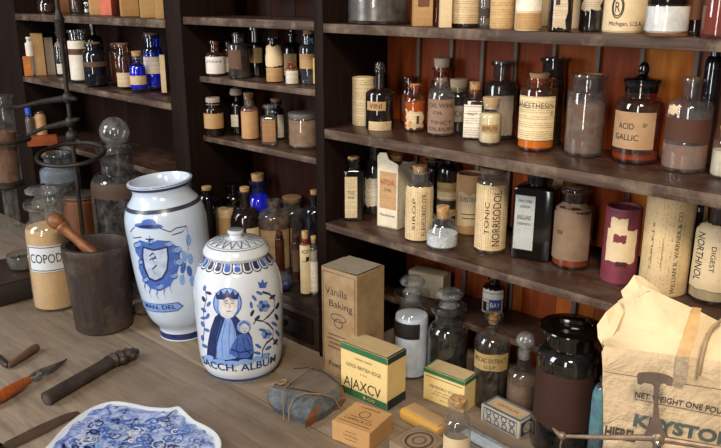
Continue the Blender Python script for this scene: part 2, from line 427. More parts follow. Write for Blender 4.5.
def bot(label, x, yb, w_, z, sh, nk, lp, tp, wn, wl=None, g=AMBER, st=None, lab=(), fill=None, sq=2, dr=1.0, turn=0, name='medicine_bottle', cat='bottle', group=None, h2=None, yc=None):
    """x centre px, yb lowest px, w_ body px, then shoulder/neck/lip/top px rows"""
    wl = wl or wn*1.22; x = lean_fix(x, yb, z, (max(sh, 0)+yb)/2)
    p = at(x, yb, z); D = depth(p)
    hd = Vector((p.x-CAM.x, p.y-CAM.y, 0)).normalized()
    R = w_/2*D/F; R = R*(1+.25*R/D)
    c = p+hd*R*dr; k = depth(c)/F; R = w_/2*k
    c, R, k = settle(c, w_, z, dr)
    rz = face(c, turn)
    t = thing(name, label, cat, (c.x, c.y, z+.0002), rz, group)
    Z = lambda py: zat(c.x, c.y, py)-z
    zs, zn, zl, zt = Z(sh), Z(nk), Z(lp), Z(tp)
    if h2: zs, zn, zl, zt = h2
    rn, rl = wn/2*k, wl/2*k; Rd = R*dr; sc_ = Rd/R
    rows = [(R*.86, Rd*.86, .0, sq), (R*.97, Rd*.97, .0012, sq), (R, Rd, .004, sq), (R, Rd, zs*.5, sq), (R, Rd, zs, sq)]
    for i in range(1, 9):
        a = i/8*math.pi/2; f_ = math.cos(a); q = math.sin(a)
        rr = rn+(R-rn)*f_; rd = rn+(Rd-rn)*f_; rows.append((rr, rd, zs+(zn-zs)*q, 2+(sq-2)*f_))
    rows += [(rn, rn, zn+(zl-zn)*.5, 2), (rn, rn, zl, 2), (rl, rl, zl+.0004, 2), (rl*1.02, rl*1.02, (zl+zt)/2, 2), (rl, rl, zt, 2), (rn*.82, rn*.82, zt, 2), (rn*.8, rn*.8, zt-.006, 2)]
    bd = MB().loft(rows, g, 40, True, st is None or st[0] != 'open'); bd.build('bottle_body', t)
    if fill:
        fz = Z(fill[1]) if fill[1] else zs; rr = .955
        fr = [(R*rr*.9, Rd*rr*.9, .003, sq), (R*rr, Rd*rr, .005, sq), (R*rr, Rd*rr, min(fz, zs*.97), sq)]
        if fz > zs:
            for i in range(1, 9):
                a = i/8*math.pi/2; zz = zs+(zn-zs)*math.sin(a)
                if zz > fz: break
                fr.append(((rn+(R-rn)*math.cos(a))*rr, (rn+(Rd-rn)*math.cos(a))*rr, zz-.001, sq))
        MB().loft(fr, fill[0], 32).build('contents', t)
    for L in lab:
        y0, y1, a0, a1, mt = L[:5]; tx = L[5] if len(L) > 5 else (); torn = L[6] if len(L) > 6 else 0
        fk = k*(depth(c)-R)/depth(c)
        v0, v1 = zat(c.x-hd.x*Rd, c.y-hd.y*Rd, y1)-z, zat(c.x-hd.x*Rd, c.y-hd.y*Rd, y0)-z
        Hh = v1-v0; vm = v0
        if sq > 2.5:
            W = (a1-a0)*R; um = (a0+a1)/2*R; mp = mflat((um, -Rd, vm), (1, 0, 0))
            def mp(u, v, off, um=um, vm=vm):
                xx = u+um; kk = max(0, 1-(abs(xx)/R)**sq)**(1/sq) if abs(xx) < R else 0
                return Vector((xx, -Rd*kk-off, vm+v))
        else:
            W = R*math.radians(a1-a0); mp = mcyl(R, vm, math.radians((a0+a1)/2)) if dr == 1 else mflat((0, -Rd, vm), (1, 0, 0))
            if zs < v1-.002 or dr == 1:
                def rf(zz):
                    if zz <= zs or zs >= zn: return R
                    if zz >= zn: return rn
                    return rn+(R-rn)*math.sqrt(max(0, 1-((zz-zs)/(zn-zs))**2))
                mp = mcyl(R, vm, math.radians((a0+a1)/2), rf)
        lb = MB(); rnd = random.Random(int(x*7+yb)); pts = []
        N = 10
        def jit(): return rnd.uniform(-1, .3)*torn*min(W, Hh)
        for i in range(N): pts.append((-W/2+W*i/N, 0-jit()))
        for i in range(N): pts.append((W/2+jit(), Hh*i/N))
        for i in range(N): pts.append((W/2-W*i/N, Hh+jit()))
        for i in range(N): pts.append((-W/2-jit(), Hh-Hh*i/N))
        lb.flat(pts, mp, mt, max(R/4, .0025), .0004)
        for ii, T in enumerate(tx):
            oo = .0007+ii*.00004
            s_, cx, cy, tw, th = T[:5]; rot = T[5] if len(T) > 5 else 0; tm = T[6] if len(T) > 6 else INK
            if s_ == '#': lb.flat([(-tw/2*W+cx*W, (cy-th/2)*Hh), (tw/2*W+cx*W, (cy-th/2)*Hh), (tw/2*W+cx*W, (cy+th/2)*Hh), (-tw/2*W+cx*W, (cy+th/2)*Hh)], mp, tm, max(R/4, .0025), oo)
            elif s_ == 'o':
                pp = [(cx*W+tw*W/2*math.cos(a), cy*Hh+th*Hh/2*math.sin(a)) for a in [i*math.pi/12 for i in range(25)]]; lb.stroke(pp, .0012, mp, tm, .004, oo)
            elif rot: lb.text(s_, (cx*W, cy*Hh), th*Hh, tw*W, mp, tm, math.radians(rot), oo, .004)
            else: lb.text(s_, (cx*W, cy*Hh), tw*W, th*Hh, mp, tm, 0, oo, .004)
        lb.build('paper_label', t)
    if st and st[0] != 'open':
        kind, py, ws = st[0], st[1], st[2]; ztop = Z(py) if py is not None else zt+.015
        stopper(kind, t, zt, ws/2*k if kind in ('cork',) else rn, ztop, ws/2*k, st[3] if len(st) > 3 else None)
    return t
P_CR = paper('cbb590'); P_WH = paper('d4cdbd', ink='2a2622'); P_TAN = paper('b08d60', dens=.45); P_BR = paper('6b4630', dens=0, stain=.4); P_OLD = paper('b39a78', lines=330., dens=.55, stain=.8)
P_CRP = paper('cebb98', dens=0); P_WHP = paper('dcd6c8', dens=0); P_GR = paper('8c8071', dens=.4); P_DK = paper('5b4436', dens=.3); P_TANP = paper('b8946a', dens=0); P_VERT = paper('d2bc94', lines=210., dens=.5, vert=True)
C_DARK = plain('1c0f09', .5); C_BRN = plain('5a2f18', .6); C_ORG = plain('c98a4c', .6); C_YEL = plain('f6cc58', .7); C_WHT = plain('e4e4e2', .9); C_TAN = plain('c79a5e', .9, c2=(.42, .25, .11)); C_GRY = plain('6a6058', .8)
RED = plain('a02818', .6)

# ---- top shelf of the right bay
def tz(h): return h
bot('wide clear glass jar, leftmost on the top shelf of the right bay', 379, 25, 62, S1, 0, 0, 0, 0, 56, 58, CLEARDUST, ('cap', None, 60, SMOKE), fill=(plain('8c8680', .3, .6, c2=(.05, .045, .04), scale=40), None), h2=(.082, .088, .094, .098), name='glass_jar', cat='jar')
bot('small amber bottle squeezed between two cartons on the top shelf', 437, 26, 9, S1, 0, 0, 0, 0, 5, 6, AMBERB, ('cork', None, 5), fill=(C_BRN, None), h2=(.05, .058, .064, .07))
bot('dark-footed amber bottle wrapped in a wide cream label, on the top shelf', 465.5, 28, 27, S1, 0, 0, 0, 0, 12, 15, AMBERD, ('cork', None, 12), [(-60, 24, -75, 75, P_CR, (('SYRUP', 0, .45, .5, .10), ('#', 0, .35, .8, .015)))], fill=(C_DARK, None), h2=(.078, .09, .1, .106))
bot('narrow grey glass bottle with a dark torn mark, on the top shelf', 485, 28, 13, S1, 0, 0, 0, 0, 7, 9, CLEARDUST, ('cork', None, 7), [(8, 18, -50, 50, plain('2a2420', .7), (), .2)], fill=(C_GRY, None), h2=(.07, .08, .088, .094))
def can(label, x, yb, w_, z, top, mt, tx=(), g=None, h=None, turn=0, name='paper_canister', lid=None, torn=0, cat='canister', group=None):
    x = lean_fix(x, yb, z, (max(top, 0)+yb)/2 if not h else yb-15)
    p = at(x, yb, z); D = depth(p); hd = Vector((p.x-CAM.x, p.y-CAM.y, 0)).normalized(); R = w_/2*D/F
    c = p+hd*R; c, R, _k = settle(c, w_, z); t = thing(name, label, cat, (c.x, c.y, z+.0002), face(c, turn), group)
    H = h if h else zat(c.x, c.y, top)-z
    b_ = MB(); b_.lathe([(R*.97, 0), (R, .0015), (R, H-.001), (R*.98, H), (R*.88, H), (R*.86, H-.003), (.0005, H-.003)], g or mt, 40)
    k = b_; mp = mcyl(R, 0)
    k.flat([(-R*1.5, .0015), (R*1.5, .0015), (R*1.5, H-.002), (-R*1.5, H-.002)], mp, mt, .004, .0003)
    for ii, T in enumerate(tx):
        oo = .0006+ii*.00005
        s_, cx, cy, tw, th = T[:5]; rot = T[5] if len(T) > 5 else 0; tm = T[6] if len(T) > 6 else INK
        if s_ == '#':
            rnd = random.Random(3); j = lambda: rnd.uniform(-1, 1)*(T[7] if len(T) > 7 else 0)
            q = [(cx-tw/2+tw*i/6, cy-th/2+j()) for i in range(6)]+[(cx+tw/2+j(), cy-th/2+th*i/6) for i in range(6)]+[(cx+tw/2-tw*i/6, cy+th/2+j()) for i in range(6)]+[(cx-tw/2+j(), cy+th/2-th*i/6) for i in range(6)]
            k.flat([(u*R, v*H) for u, v in q], mp, tm, .003, oo)
        elif s_ == 'o': k.stroke([(cx*R+tw*R/2*math.cos(a), cy*H+th*H/2*math.sin(a)) for a in [i*math.pi/12 for i in range(25)]], .0011, mp, tm, .004, oo)
        elif rot: k.text(s_, (cx*R, cy*H), th*H, tw*R, mp, tm, math.radians(rot), oo, .003)
        else: k.text(s_, (cx*R, cy*H), tw*R, th*H, mp, tm, 0, oo, .003)
    k.build('canister_body', t)
    if lid: MB().lathe([(R*1.03, H-.012), (R*1.03, H+.0015), (R*.98, H+.003), (.0005, H+.003)], lid, 36).build('lid', t)
    return t
can('tan paper tube between a grey bottle and a white-banded canister, on the top shelf', 503, 29, 25, S1, 0, paper('bfa172', lines=230.), h=.085, lid=P_TAN)
can('canister with a plain white band over a tan printed band, on the top shelf', 528.5, 31, 26, S1, 0, P_CRP, (('#', 0, .38, 2.4, .27, 0, plain('e8e2d2', .8)), ('#', 0, .12, 2.4, .20, 0, P_TAN), ('#', 0, .58, 2.4, .1, 0, plain('a86a40', .8))), h=.085, lid=BROWNB)
bot('squarish dark amber bottle with a ragged black-stained label, on the top shelf', 560, 32, 22, S1, 0, 0, 0, 0, 9, 12, AMBERD, ('cork', None, 9), [(-55, 29, -.62, .62, paper('c2b096'), (('#', -.2, .35, .3, .12, 0, C_DARK),), .12)], fill=(C_DARK, None), sq=6, dr=.8, h2=(.075, .085, .094, .1))
bot('round dark amber bottle with a torn pale label, on the top shelf', 591, 32, 22, S1, 0, 0, 0, 0, 10, 13, AMBERD, ('cork', None, 10), [(-50, 12, -60, 60, paper('b5a791'), (), .15)], fill=(C_DARK, None), h2=(.075, .085, .094, .1))
can('wide cream canister with a ringed monogram and brown lettering, on the top shelf', 625, 33, 43, S1, 0, P_CRP, (('o', -.35, .42, .52, .36), ('o', -.35, .42, .42, .29), ('R', -.35, .42, .22, .16), ('DAVIS & Co.', .1, .76, 1.5, .13), ('Michigan, U.S.A.', .05, .14, 1.5, .09)), h=.062, lid=P_TANP)
bot('clear jar of white powder with a black lid, on the top shelf', 667, 37, 42, S1, 5, 4, 3, 2, 38, 40, CLEAR, ('cap', -6, 41, BLACK), fill=(C_WHT, 6), name='powder_jar', cat='jar')
bot('slim dark bottle with a blue foot, right of the white powder jar', 696, 36, 14, S1, 0, 0, 0, 0, 7, 9, AMBERD, ('cork', None, 7), [(-60, 20, -50, 50, P_BR)], fill=(plain('101838', .4), 20), h2=(.07, .08, .088, .094))
bot('pinkish clear bottle at the far right end of the top shelf', 718, 39, 30, S1, 0, 0, 0, 0, 14, 17, glass((.8, .55, .5)), ('cork', None, 14), fill=(plain('8d5548', .7), None), h2=(.07, .085, .094, .1))
def carton(label, px, w_px, z, h, mt, dr=.8, turn=0, ytop=None, name='carton', deco=(), cat='box', mtop=None, group=None, torn=0):
    x, yb = px; p = at(x, yb, z); k = depth(p)/F; W = w_px*k; D = W*dr; rz = face(p, turn)
    hd = Vector((p.x-CAM.x, p.y-CAM.y, 0)).normalized(); c = p+hd*D/2
    rr_ = math.hypot(W, D)/2; c, r2, k2 = settle(c, 2*rr_/(depth(c)/F), z); W *= r2/rr_; D *= r2/rr_; p = c-hd*D/2
    H = h if ytop is None else zat(p.x, p.y, ytop)-z
    t = thing(name, label, cat, (c.x, c.y, z+.0002), rz, group); b_ = MB()
    b_.box((0, 0, H/2), (W, D, H), mt, .0006)
    mp = mflat((-W/2, -D/2, 0), (1, 0, 0)); b_.flat([(0.0006, .0006), (W-.0006, .0006), (W-.0006, H-.0006), (.0006, H-.0006)], mp, mt, 0, .0002)
    for T in deco:
        s_, cx, cy, tw, th = T[:5]; tm = T[5] if len(T) > 5 else INK
        if s_ == '#': b_.flat([((cx-tw/2)*W, (cy-th/2)*H), ((cx+tw/2)*W, (cy-th/2)*H), ((cx+tw/2)*W, (cy+th/2)*H), ((cx-tw/2)*W, (cy+th/2)*H)], mp, tm, 0, .0004)
        else: b_.text(s_, (cx*W, cy*H), tw*W, th*H, mp, tm, 0, .0006, 0)
    b_.build('carton_body', t)
    MB().box((0, 0, H+.0006), (W*.98, D*.98, .001), mtop or mt, .0003).build('top_flap', t)
    return t
carton('tan carton with a brown ornament, second from left on the top right shelf', (422, 26.5), 19, S1, .072, P_TAN, .9, 8, deco=(('#', .5, .5, .6, .35, P_BR),))
carton('cream carton edge left of the wide cream-labelled bottle on the top shelf', (445, 28), 12, S1, .075, P_CRP, 1.2, 5)
carton('thin cream packet behind the stained square bottle, on the top shelf', (544, 26), 7, S1, .08, P_CRP, .8)
carton('cream strip of card between two dark bottles on the top shelf', (575, 29), 7, S1, .08, P_CRP, .8)
carton('narrow tan packet right of the wide white-banded canister, set back', (536, 22), 6, S1, .083, P_TAN, .8)

GRP = {S1: 'on the top shelf of the right bay', S2: 'on the second shelf of the right bay', S3: 'on the third shelf of the right bay', S4: 'on the lowest shelf of the right bay', M2: 'on the upper middle shelf', M3: 'on the middle shelf of the middle bay', M4: 'on the drawer case', L1: 'on the top shelf of the left bay', L2: 'on the middle shelf of the left bay', L3: 'on the low shelf of the left bay'}
# ---- second shelf
can('tall white-papered canister at the left end of the second shelf', 363.5, 126, 22, S2, 77, paper('cdbb98', lines=200.), lid=None)
bot('dark decanter bottle with a fluted glass stopper and two small labels', 379.5, 131, 28, S2, 94, 88, 73, 70, 9, 12, AMBERD, ('dome', 61, 10, SMOKE), [(102, 111, -58, 25, P_TAN, (('VINI', 0, .5, .6, .5),)), (122, 131, -48, 55, P_CR)], fill=(C_DARK, None), name='decanter')
bot('small amber bottle half hidden behind the orange-labelled one', 409, 121, 17, S2, 94, 89, 80, 77, 13, 16, AMBER, None, [(99, 112, -50, 50, P_DK)], fill=(C_ORG, None))
bot('small amber bottle with a ragged orange and cream label, on the second shelf', 414.5, 132, 21, S2, 101, 95, 88, 85, 12, 15, AMBERB, ('cork', 84, 10, C_ORG), [(110, 130, -58, 58, paper('d6c4a2', stain=.9), (('#', -.2, .3, .16, .3, 0, C_ORG), ('#', .15, .5, .12, .4, 0, C_BRN)), .14)], fill=(C_ORG, None))
bot('amber bottle with a pale cork behind the clear OIL WINE bottle', 441, 124, 22, S2, 86, 79, 70, 67, 16, 19, AMBER, ('cork', 58, 15, plain('c9b79c', .8)), fill=(C_BRN, None))
bot('clear bottle with a faded oil wine label, on the second shelf', 441, 137, 27, S2, 98, 87, 81, 78, 12, 16, CLEARDUST, ('cork', 80, 11), [(100, 134, -68, 68, paper('8f7565', lines=180., dens=.3, stain=.8), (('OIL WINE', 0, .83, .8, .13), ('OIL', -.1, .62, .3, .09), ('TINCT', 0, .33, .7, .11), ('OLEUM', 0, .14, .8, .1)))], fill=(C_BRN, None))
bot('wide corked jar with a dark label standing back between clear and amber bottles', 458, 133, 20, S2, 97, 93, 90, 87, 16, 18, SMOKE, ('cork', 79, 17, plain('cbb592', .85)), [(106, 122, -45, 50, P_GR, (('KX', 0, .5, .5, .4),))], fill=(plain('20242c', .5), None))
bot('square amber bottle with a white printed label and cork, on the second shelf', 474, 140, 21, S2, 101, 98, 92, 89, 11, 14, AMBER, ('cork', 81.5, 11), [(105, 138, -.9, .75, paper('ddd6c6', ink='222222', lines=190., dens=.55), (('MALT', 0, .72, .5, .08),))], fill=(C_DARK, None), sq=7, dr=.8, turn=-6)
bot('little clear bottle of cream powder with a cork and a small tan label', 490, 146, 22, S2, 117, 112, 106, 104, 14, 17, CLEAR, ('cork', 97, 16, plain('b89a74', .85)), [(125, 133, -50, 45, P_TAN, (('BISMUTH', 0, .5, .8, .6),))], fill=(plain('e6d3a4', .9), 112))
bot('tall smoky bottle with a cork, standing behind the cream powder bottle', 500, 138, 32, S2, 87, 80, 66, 61.5, 17, 22, glass((.40, .38, .37)), ('cork', 61, 15, plain('a89c88', .85)), [(96, 136, -15, 50, P_GR, (), .04)], fill=(plain('2b2623', .6), None))
bot('amber bottle with a large cream anesthesin label above yellow powder, second shelf', 537, 152.5, 36, S2, 90, 86, 80, 77.5, 26, 30, AMBERB, ('cork', 73, 19, plain('c69a66', .8)), [(97, 141, -75, 62, paper('e0cba0', ink='3c3a40', lines=230., dens=.55), (('ANESTHESIN', -.04, .80, .9, .12, 0, plain('35404c', .6)), ('G', .38, .62, .07, .10)))], fill=(C_YEL, 138))
bot('dark amber bottle standing behind the cream labelled yellow powder bottle', 551, 142, 24, S2, 81, 76, 62, 58, 22, 27, AMBERD, None, fill=(C_DARK, None))
bot('wide-mouthed clear jar of brown powder with embossed shoulder, on the second shelf', 585, 158, 38, S2, 93, 90, 78, 74, 31, 36, glass((.72, .69, .66), dust=.14), ('cork', 76, 26, plain('b78d60', .85)), fill=(plain('8a6c58', .8), 102))
bot('amber jar with ACID GALLIC label and black knobbed stopper', 637, 165, 46, S2, 107, 97, 86, 80, 31, 33, AMBER, ('knob', 62, 12), [(113, 150, -72, 42, paper('a8896a', dens=0, stain=.6), (('ACID', -.12, .62, .34, .16, 0, INK), ('GALLIC', -.1, .32, .52, .16, 0, INK), ('dr', .27, .68, .1, .12, 0, INK)))], fill=(C_ORG, 152), name='stoppered_jar', cat='jar')
bot('tall clear bottle with cork and a broad brown band label, right end of second shelf', 686, 174, 43, S2, 108, 97, 82, 78, 16, 23, glass((.82, .80, .79), dust=.12), ('cork', 79, 13), [(120, 143, -70, 70, paper('4c3024', dens=.2)), (106, 117, -62, -25, P_CRP, (), .2)], fill=(plain('9a7866', .8), 143))
bot('clear bottle of whitish powder at the far right edge of the second shelf', 724, 180, 24, S2, 142, 138, 134, 131, 16, 18, CLEAR, ('cork', 126, 14), fill=(plain('cfc4ae', .9), 150))
bot('tall dark blue-black bottle against the back boards behind the brown-banded bottle', 708, 158, 17, S2, 66, 56, 50, 47, 9, 11, NAVY, None, fill=(plain('0c1018', .5), None))

# ---- third shelf
bot('small square black bottle with a narrow cream label, left end of third shelf', 353.5, 220, 21, S3, 172, 168, 161, 158.5, 12, 15, BLACK, ('cork', 156.5, 11), [(177, 218, -.8, .35, paper('c9b795', lines=260.), (('TOUX', 0, .62, .6, .08), ('PINE', 0, .5, .5, .06)))], sq=7, dr=.8)
bot('clear bottle with a ragged label standing behind the torn white carton', 374, 212, 20, S3, 172, 160, 148, 146, 9, 12, SMOKE, None, [(178, 208, -60, 60, P_WH, (), .12)], fill=(C_DARK, None))
# torn carton with a bottle inside
def boxpx(name, label, FL, FR, BR, z, topFR, cat='box', ztop=None):
    P0, P1, P2 = at(*FL, z), at(*FR, z), at(*BR, z)
    ux = (P1-P0); W = ux.length; ux.normalize(); uy = Vector((-ux.y, ux.x, 0)); D = abs((P2-P1).dot(uy))
    H = (zat(P1.x, P1.y, topFR)-z) if ztop is None else ztop
    c = (P0+P1)/2+uy*D/2; t = thing(name, label, cat, (c.x, c.y, z+.0002), math.atan2(ux.y, ux.x)); return t, W, D, H
t, W, D, H = boxpx('torn_carton', 'torn white carton with a tan label and a corked bottle showing inside', (377, 225.5), (397.5, 230), (410, 222), S3, 166)
cm = paper('d8cfba', lines=170., dens=.4); b = MB()
b.box((0, -D/2+.0006, H/2), (W, .0012, H), cm); b.box((0, D/2-.0006, H*.48), (W, .0012, H*.96), cm); b.box((W/2-.0006, 0, H/2), (.0012, D, H), cm); b.box((-W/2+.0006, 0, H/2), (.0012, D, H), cm); b.box((0, 0, .001), (W, D, .0015), cm)
mp = mflat((-W/2, -D/2, 0), (1, 0, 0))
b.flat([(0, H), (W, H), (W*.95, H*1.02), (W*.55, H*1.07), (W*.42, H*1.17), (W*.12, H*1.16), (0, H*1.1)], mp, cm, 0, .0001); b.flat([(0, H), (0, H*1.1), (W*.12, H*1.16), (W*.42, H*1.17), (W*.55, H*1.07), (W*.95, H*1.02), (W, H)][::1], mflat((-W/2, -D/2+.0008, 0), (1, 0, 0)), cm, 0, 0)
b.flat([(W*.12, H*.30), (W*.92, H*.30), (W*.92, H*.88), (W*.12, H*.88)], mp, paper('b8946c', lines=200., dens=.45), 0, .0003)
b.text('HARPONAL', (W*.5, H*.72), W*.7, H*.09, mp, RED, 0, .0005, 0); b.text('TO MAN', (W*.5, H*.6), W*.35, H*.04, mp, INK, 0, .0005, 0); b.text('Manufactured', (W*.5, H*.2), W*.7, H*.04, mp, INK, 0, .0005, 0)
mp2 = mflat((W/2, -D/2, 0), (0, 1, 0)); b.flat([(.0005, .0005), (D-.0005, .0005), (D-.0005, H-.001), (.0005, H-.001)], mp2, cm, 0, .0002)
b.build('carton_body', t)
ib = MB().lathe([(W*.33, .004), (W*.33, H*.82), (W*.2, H*.93), (W*.2, H*.99), (W*.25, H*.99), (W*.25, H*1.02)], SMOKE, 24).build('inner_bottle', t)
MB().lathe([(W*.2, H*1.02), (W*.24, H*1.10), (W*.22, H*1.10)], CORK, 20).build('cork', ib)
bot('clear corked bottle with a vertical-print label, front of third shelf', 419, 242.5, 28, S3, 190, 181, 173, 169, 16, 20, CLEARDUST, ('cork', 165.5, 14), [(188, 241, -70, 70, P_VERT, (('FLAVOURED SYR.', .14, .5, .13, .8, 90), ('SIROP', -.15, .5, .08, .6, 90)), .02)], fill=(C_TAN, 195))
bot('small dark blue bottle with a crumbly cork behind the front corked bottle', 432, 222, 17, S3, 172, 165, 160, 157, 11, 15, NAVY, ('cork', 152, 16, CORKD), fill=(plain('10182a', .4), None))
bot('dark bottle with a patterned cream label beside the peeling canister', 448, 221, 23, S3, 172, 163, 157, 154.5, 11, 15, BLACK, None, [(183, 217, -68, 68, paper('9f8458', lines=120., dens=.5), (('#', 0, .35, .95, .25, 0, INK), ('#', 0, .62, .9, .2, 0, P_CR)), .03)])
can('round tan canister with a peeling cream label, middle of third shelf', 470, 228, 27, S3, 173, P_TANP, (('#', -.05, .42, 1.9, .55, 0, P_CRP, .05), ('SUBSTRATE', 0, .60, 1.6, .08), ('#', .0, .35, 1.3, .015, 0, INK), ('#', .0, .28, 1.1, .015, 0, INK)))
bot('glass tube bottle with screw cap and vertical cream label, centre of third shelf', 491, 255, 31, S3, 182, 178, 172, 169, 25, 27, CLEARDUST, ('cap', 166.5, 27, plain('6e5a44', .5)), [(186, 251, -76, 76, P_VERT, (('NORRISODOL', .13, .5, .19, .85, 90, plain('2c2a28', .6)), ('TONIC', -.1, .5, .1, .5, 90)), .01)], fill=(C_TAN, None))
bot('squat round glass bottle of white crystals with a cork, front edge of third shelf', 442, 252, 32, S3, 235, 218, 217, 214, 13, 18, CLEAR, ('cork', 206, 12), fill=(plain('e2e6e8', .9, c2=(.30, .35, .40), scale=420, bs=1.), 229))
bot('large rectangular black bottle with a pale blue-grey label', 535, 261, 40, S3, 189, 184, 175, 172, 20, 24, BLACK, ('cork', 170, 18, plain('7a6a5c', .8)), [(197, 251, -.86, .12, paper('aab0ae', ink='15181c', lines=170., dens=.4), (('TINCTURE', 0, .9, .7, .05), ('ENGLAND', 0, .6, .7, .08), ('CHEMISTS', 0, .48, .7, .04), ('LONDON', 0, .8, .5, .05)))], sq=9, dr=.7, turn=-14)
carton('cream card edge standing behind the large black bottle', (553, 250), 9, S3, None, P_CRP, .3, 0, ytop=172, name='card')
bot('brown bottle with a gauzy grey wrap label and dusty round top', 572, 271, 37, S3, 210, 204, 192, 188, 23, 30, AMBER, ('dome', 186, 20, plain('7a6c60', .8)), [(206, 262, -82, 60, paper('7f6a58', dens=.12, stain=.8), (('o', -.2, .5, .1, .05),), .02)], fill=(C_ORG, None))
can('crimson paper canister with a torn cream label, on the third shelf', 621, 285, 34, S3, 206, plain('7c2c3a', .6, c2=(.09, .015, .03)), (('#', -.22, .80, .95, .17, 0, P_CRP, .02), ('#', 0, .52, 1.75, .42, 0, P_CRP, .03), ('#', -.1, .62, .7, .1, 0, plain('7a2a34', .7), .02), ('#', .1, .28, .6, .05, 0, plain('3a1418', .7), .02)), lid=None)
can('tall cream canister with WILLIAM R. WARNER & CO printed up its side', 667, 297, 45, S3, 194, paper('cfb78c', lines=150., dens=.4, vert=True), (('WILLIAM R. WARNER & CO', .42, .46, .17, .84, 90, plain('2a201a', .7)), ('Philadelphia', -.15, .46, .07, .3, 90), ('TABLETS', -.62, .5, .07, .5, 90)), lid=None)
bot('dark blue bottle with a tan side seam, behind the tall cream canister', 695, 272, 18, S3, 210, 202, 198, 195, 10, 12, NAVY, None, [(198, 268, 30, 60, P_TAN)], fill=(plain('0c1420', .5), None))
bot('clear bottle with reversed vertical lettering, right end of third shelf', 714, 306, 42, S3, 232, 222, 208, 204, 20, 24, CLEAR, ('cork', 201, 20, BLACK), [(228, 292, -75, 40, paper('cbb896', lines=150., dens=.3, vert=True), (('NORTHNOL', -.22, .5, .2, .75, -90), ('DIGEST', .1, .5, .1, .4, -90)), .02)], fill=(plain('bda982', .9), None))

# ---- lowest shelf of the right bay
def deco_box(t, W, D, H, mt, mtop=None, band=None, front=(), right=(), top=(), bev=.0008, name='box_body', bandm=None):
    b_ = MB(); b_.box((0, 0, H/2), (W, D, H), mt, bev)
    mf, mr, mt_ = mflat((-W/2, -D/2, 0), (1, 0, 0)), mflat((W/2, -D/2, 0), (0, 1, 0)), mflat((-W/2, -D/2, H), (1, 0, 0), (0, 1, 0))
    for mp, w2, h2, dec in ((mf, W, H, front), (mr, D, H, right), (mt_, W, D, top)):
        b_.flat([(bev, bev), (w2-bev, bev), (w2-bev, h2-bev), (bev, h2-bev)], mp, mtop if (mp is mt_ and mtop) else mt, 0, .00015)
        for ii, T in enumerate(dec):
            oo = .0003+ii*.00005
            if T[0] == 'line': b_.stroke([(u*w2, v*h2) for u, v in T[1]], T[2], mp, T[3], 0, oo); continue
            s_, cx, cy, tw, th = T[:5]; tm = T[5] if len(T) > 5 else INK
            if s_ == '#': b_.flat([((cx-tw/2)*w2, (cy-th/2)*h2), ((cx+tw/2)*w2, (cy-th/2)*h2), ((cx+tw/2)*w2, (cy+th/2)*h2), ((cx-tw/2)*w2, (cy+th/2)*h2)], mp, tm, 0, oo)
            elif s_ == 'o': b_.stroke([(cx*w2+tw*w2/2*math.cos(a), cy*h2+th*h2/2*math.sin(a)) for a in [i*math.pi/14 for i in range(29)]], T[6] if len(T) > 6 else .0012, mp, tm, 0, oo)
            else: b_.text(s_, (cx*w2, cy*h2), tw*w2, th*h2, mp, tm, 0, oo, 0)
    b_.build(name, t); return b_
t, W, D, H = boxpx('cardboard_box', 'small cream cardboard box lying on the lowest shelf behind the white bottle', (408, 293), (442.5, 301), (451, 295.5), S4, 278)
deco_box(t, W, D, H, paper('cdbb9a', dens=.0), front=(('#', .5, .5, .8, .7, paper('d5c7aa', lines=150., dens=.35)),), top=(('#', .5, .5, .8, .6, paper('b8ad98', lines=200, dens=.2)),))
MB().box((0, 0, H+.0006), (W*.98, D*.98, .001), P_CRP, .0003).build('lid', t)
bot('small dark corked bottle with a blue and white label, on the lowest shelf', 493.5, 318, 23, S4, 289, 283, 279, 277, 10, 14, BROWNB, ('cork', 273, 10), [(291, 315, -70, 50, paper('c9c6bc', lines=110., dens=.6), (('#', .15, .4, .5, .42, 0, plain('1c3c8c', .6)), ('BAY', .15, .4, .4, .2, 0, plain('e0e0e0', .6)), ('#', -.3, .3, .2, .4, 0, INK)), .02)])

# ---- bottles on the bench under the right bay
bot('white-filled glass bottle with a black band label and mushroom stopper', 411, 381, 34, 0, 320, 309, 297, 292, 24, 34, glass((.93, .95, .97), dust=.02), ('disk', 277, 24), [(325, 340, -82, 28, plain('17110f', .6), ())], fill=(plain('dfe6ee', .9, c2=(.45, .52, .62), scale=40), 313), name='stoppered_bottle')
bot('dark-filled glass bottle with mushroom stopper beside the white bottle', 447, 386, 39, 0, 334, 323, 311, 305, 26, 34, glass((.42, .40, .39), dust=.09), ('disk', 290, 26), [(314, 325, -38, 60, plain('1a1310', .6), ())], fill=(plain('1f1a18', .6), 334), name='stoppered_bottle')
bot('tall clear bottle half full of brown extract with a curved cream label', 490.5, 411, 35, 0, 342, 330, 318, 314, 10, 19, glass((.70, .66, .60)), ('cork', 322, 9), [(355, 372, -68, 62, paper('a58f62', dens=.1, stain=.9), (('IPECAC EXTRACT', 0, .62, .85, .26), ('U.S.P.', 0, .25, .3, .2)), .06)], fill=(plain('1d130c', .5), 352))
bot('small clear bottle of dried brown herb with a round ball stopper', 521.5, 418, 31, 0, 374, 367, 354, 350, 14, 15, CLEAR, ('ball', 332, 18), fill=(plain('6b4c38', .95, c2=(.12, .08, .05), scale=160, bs=1.), 380))
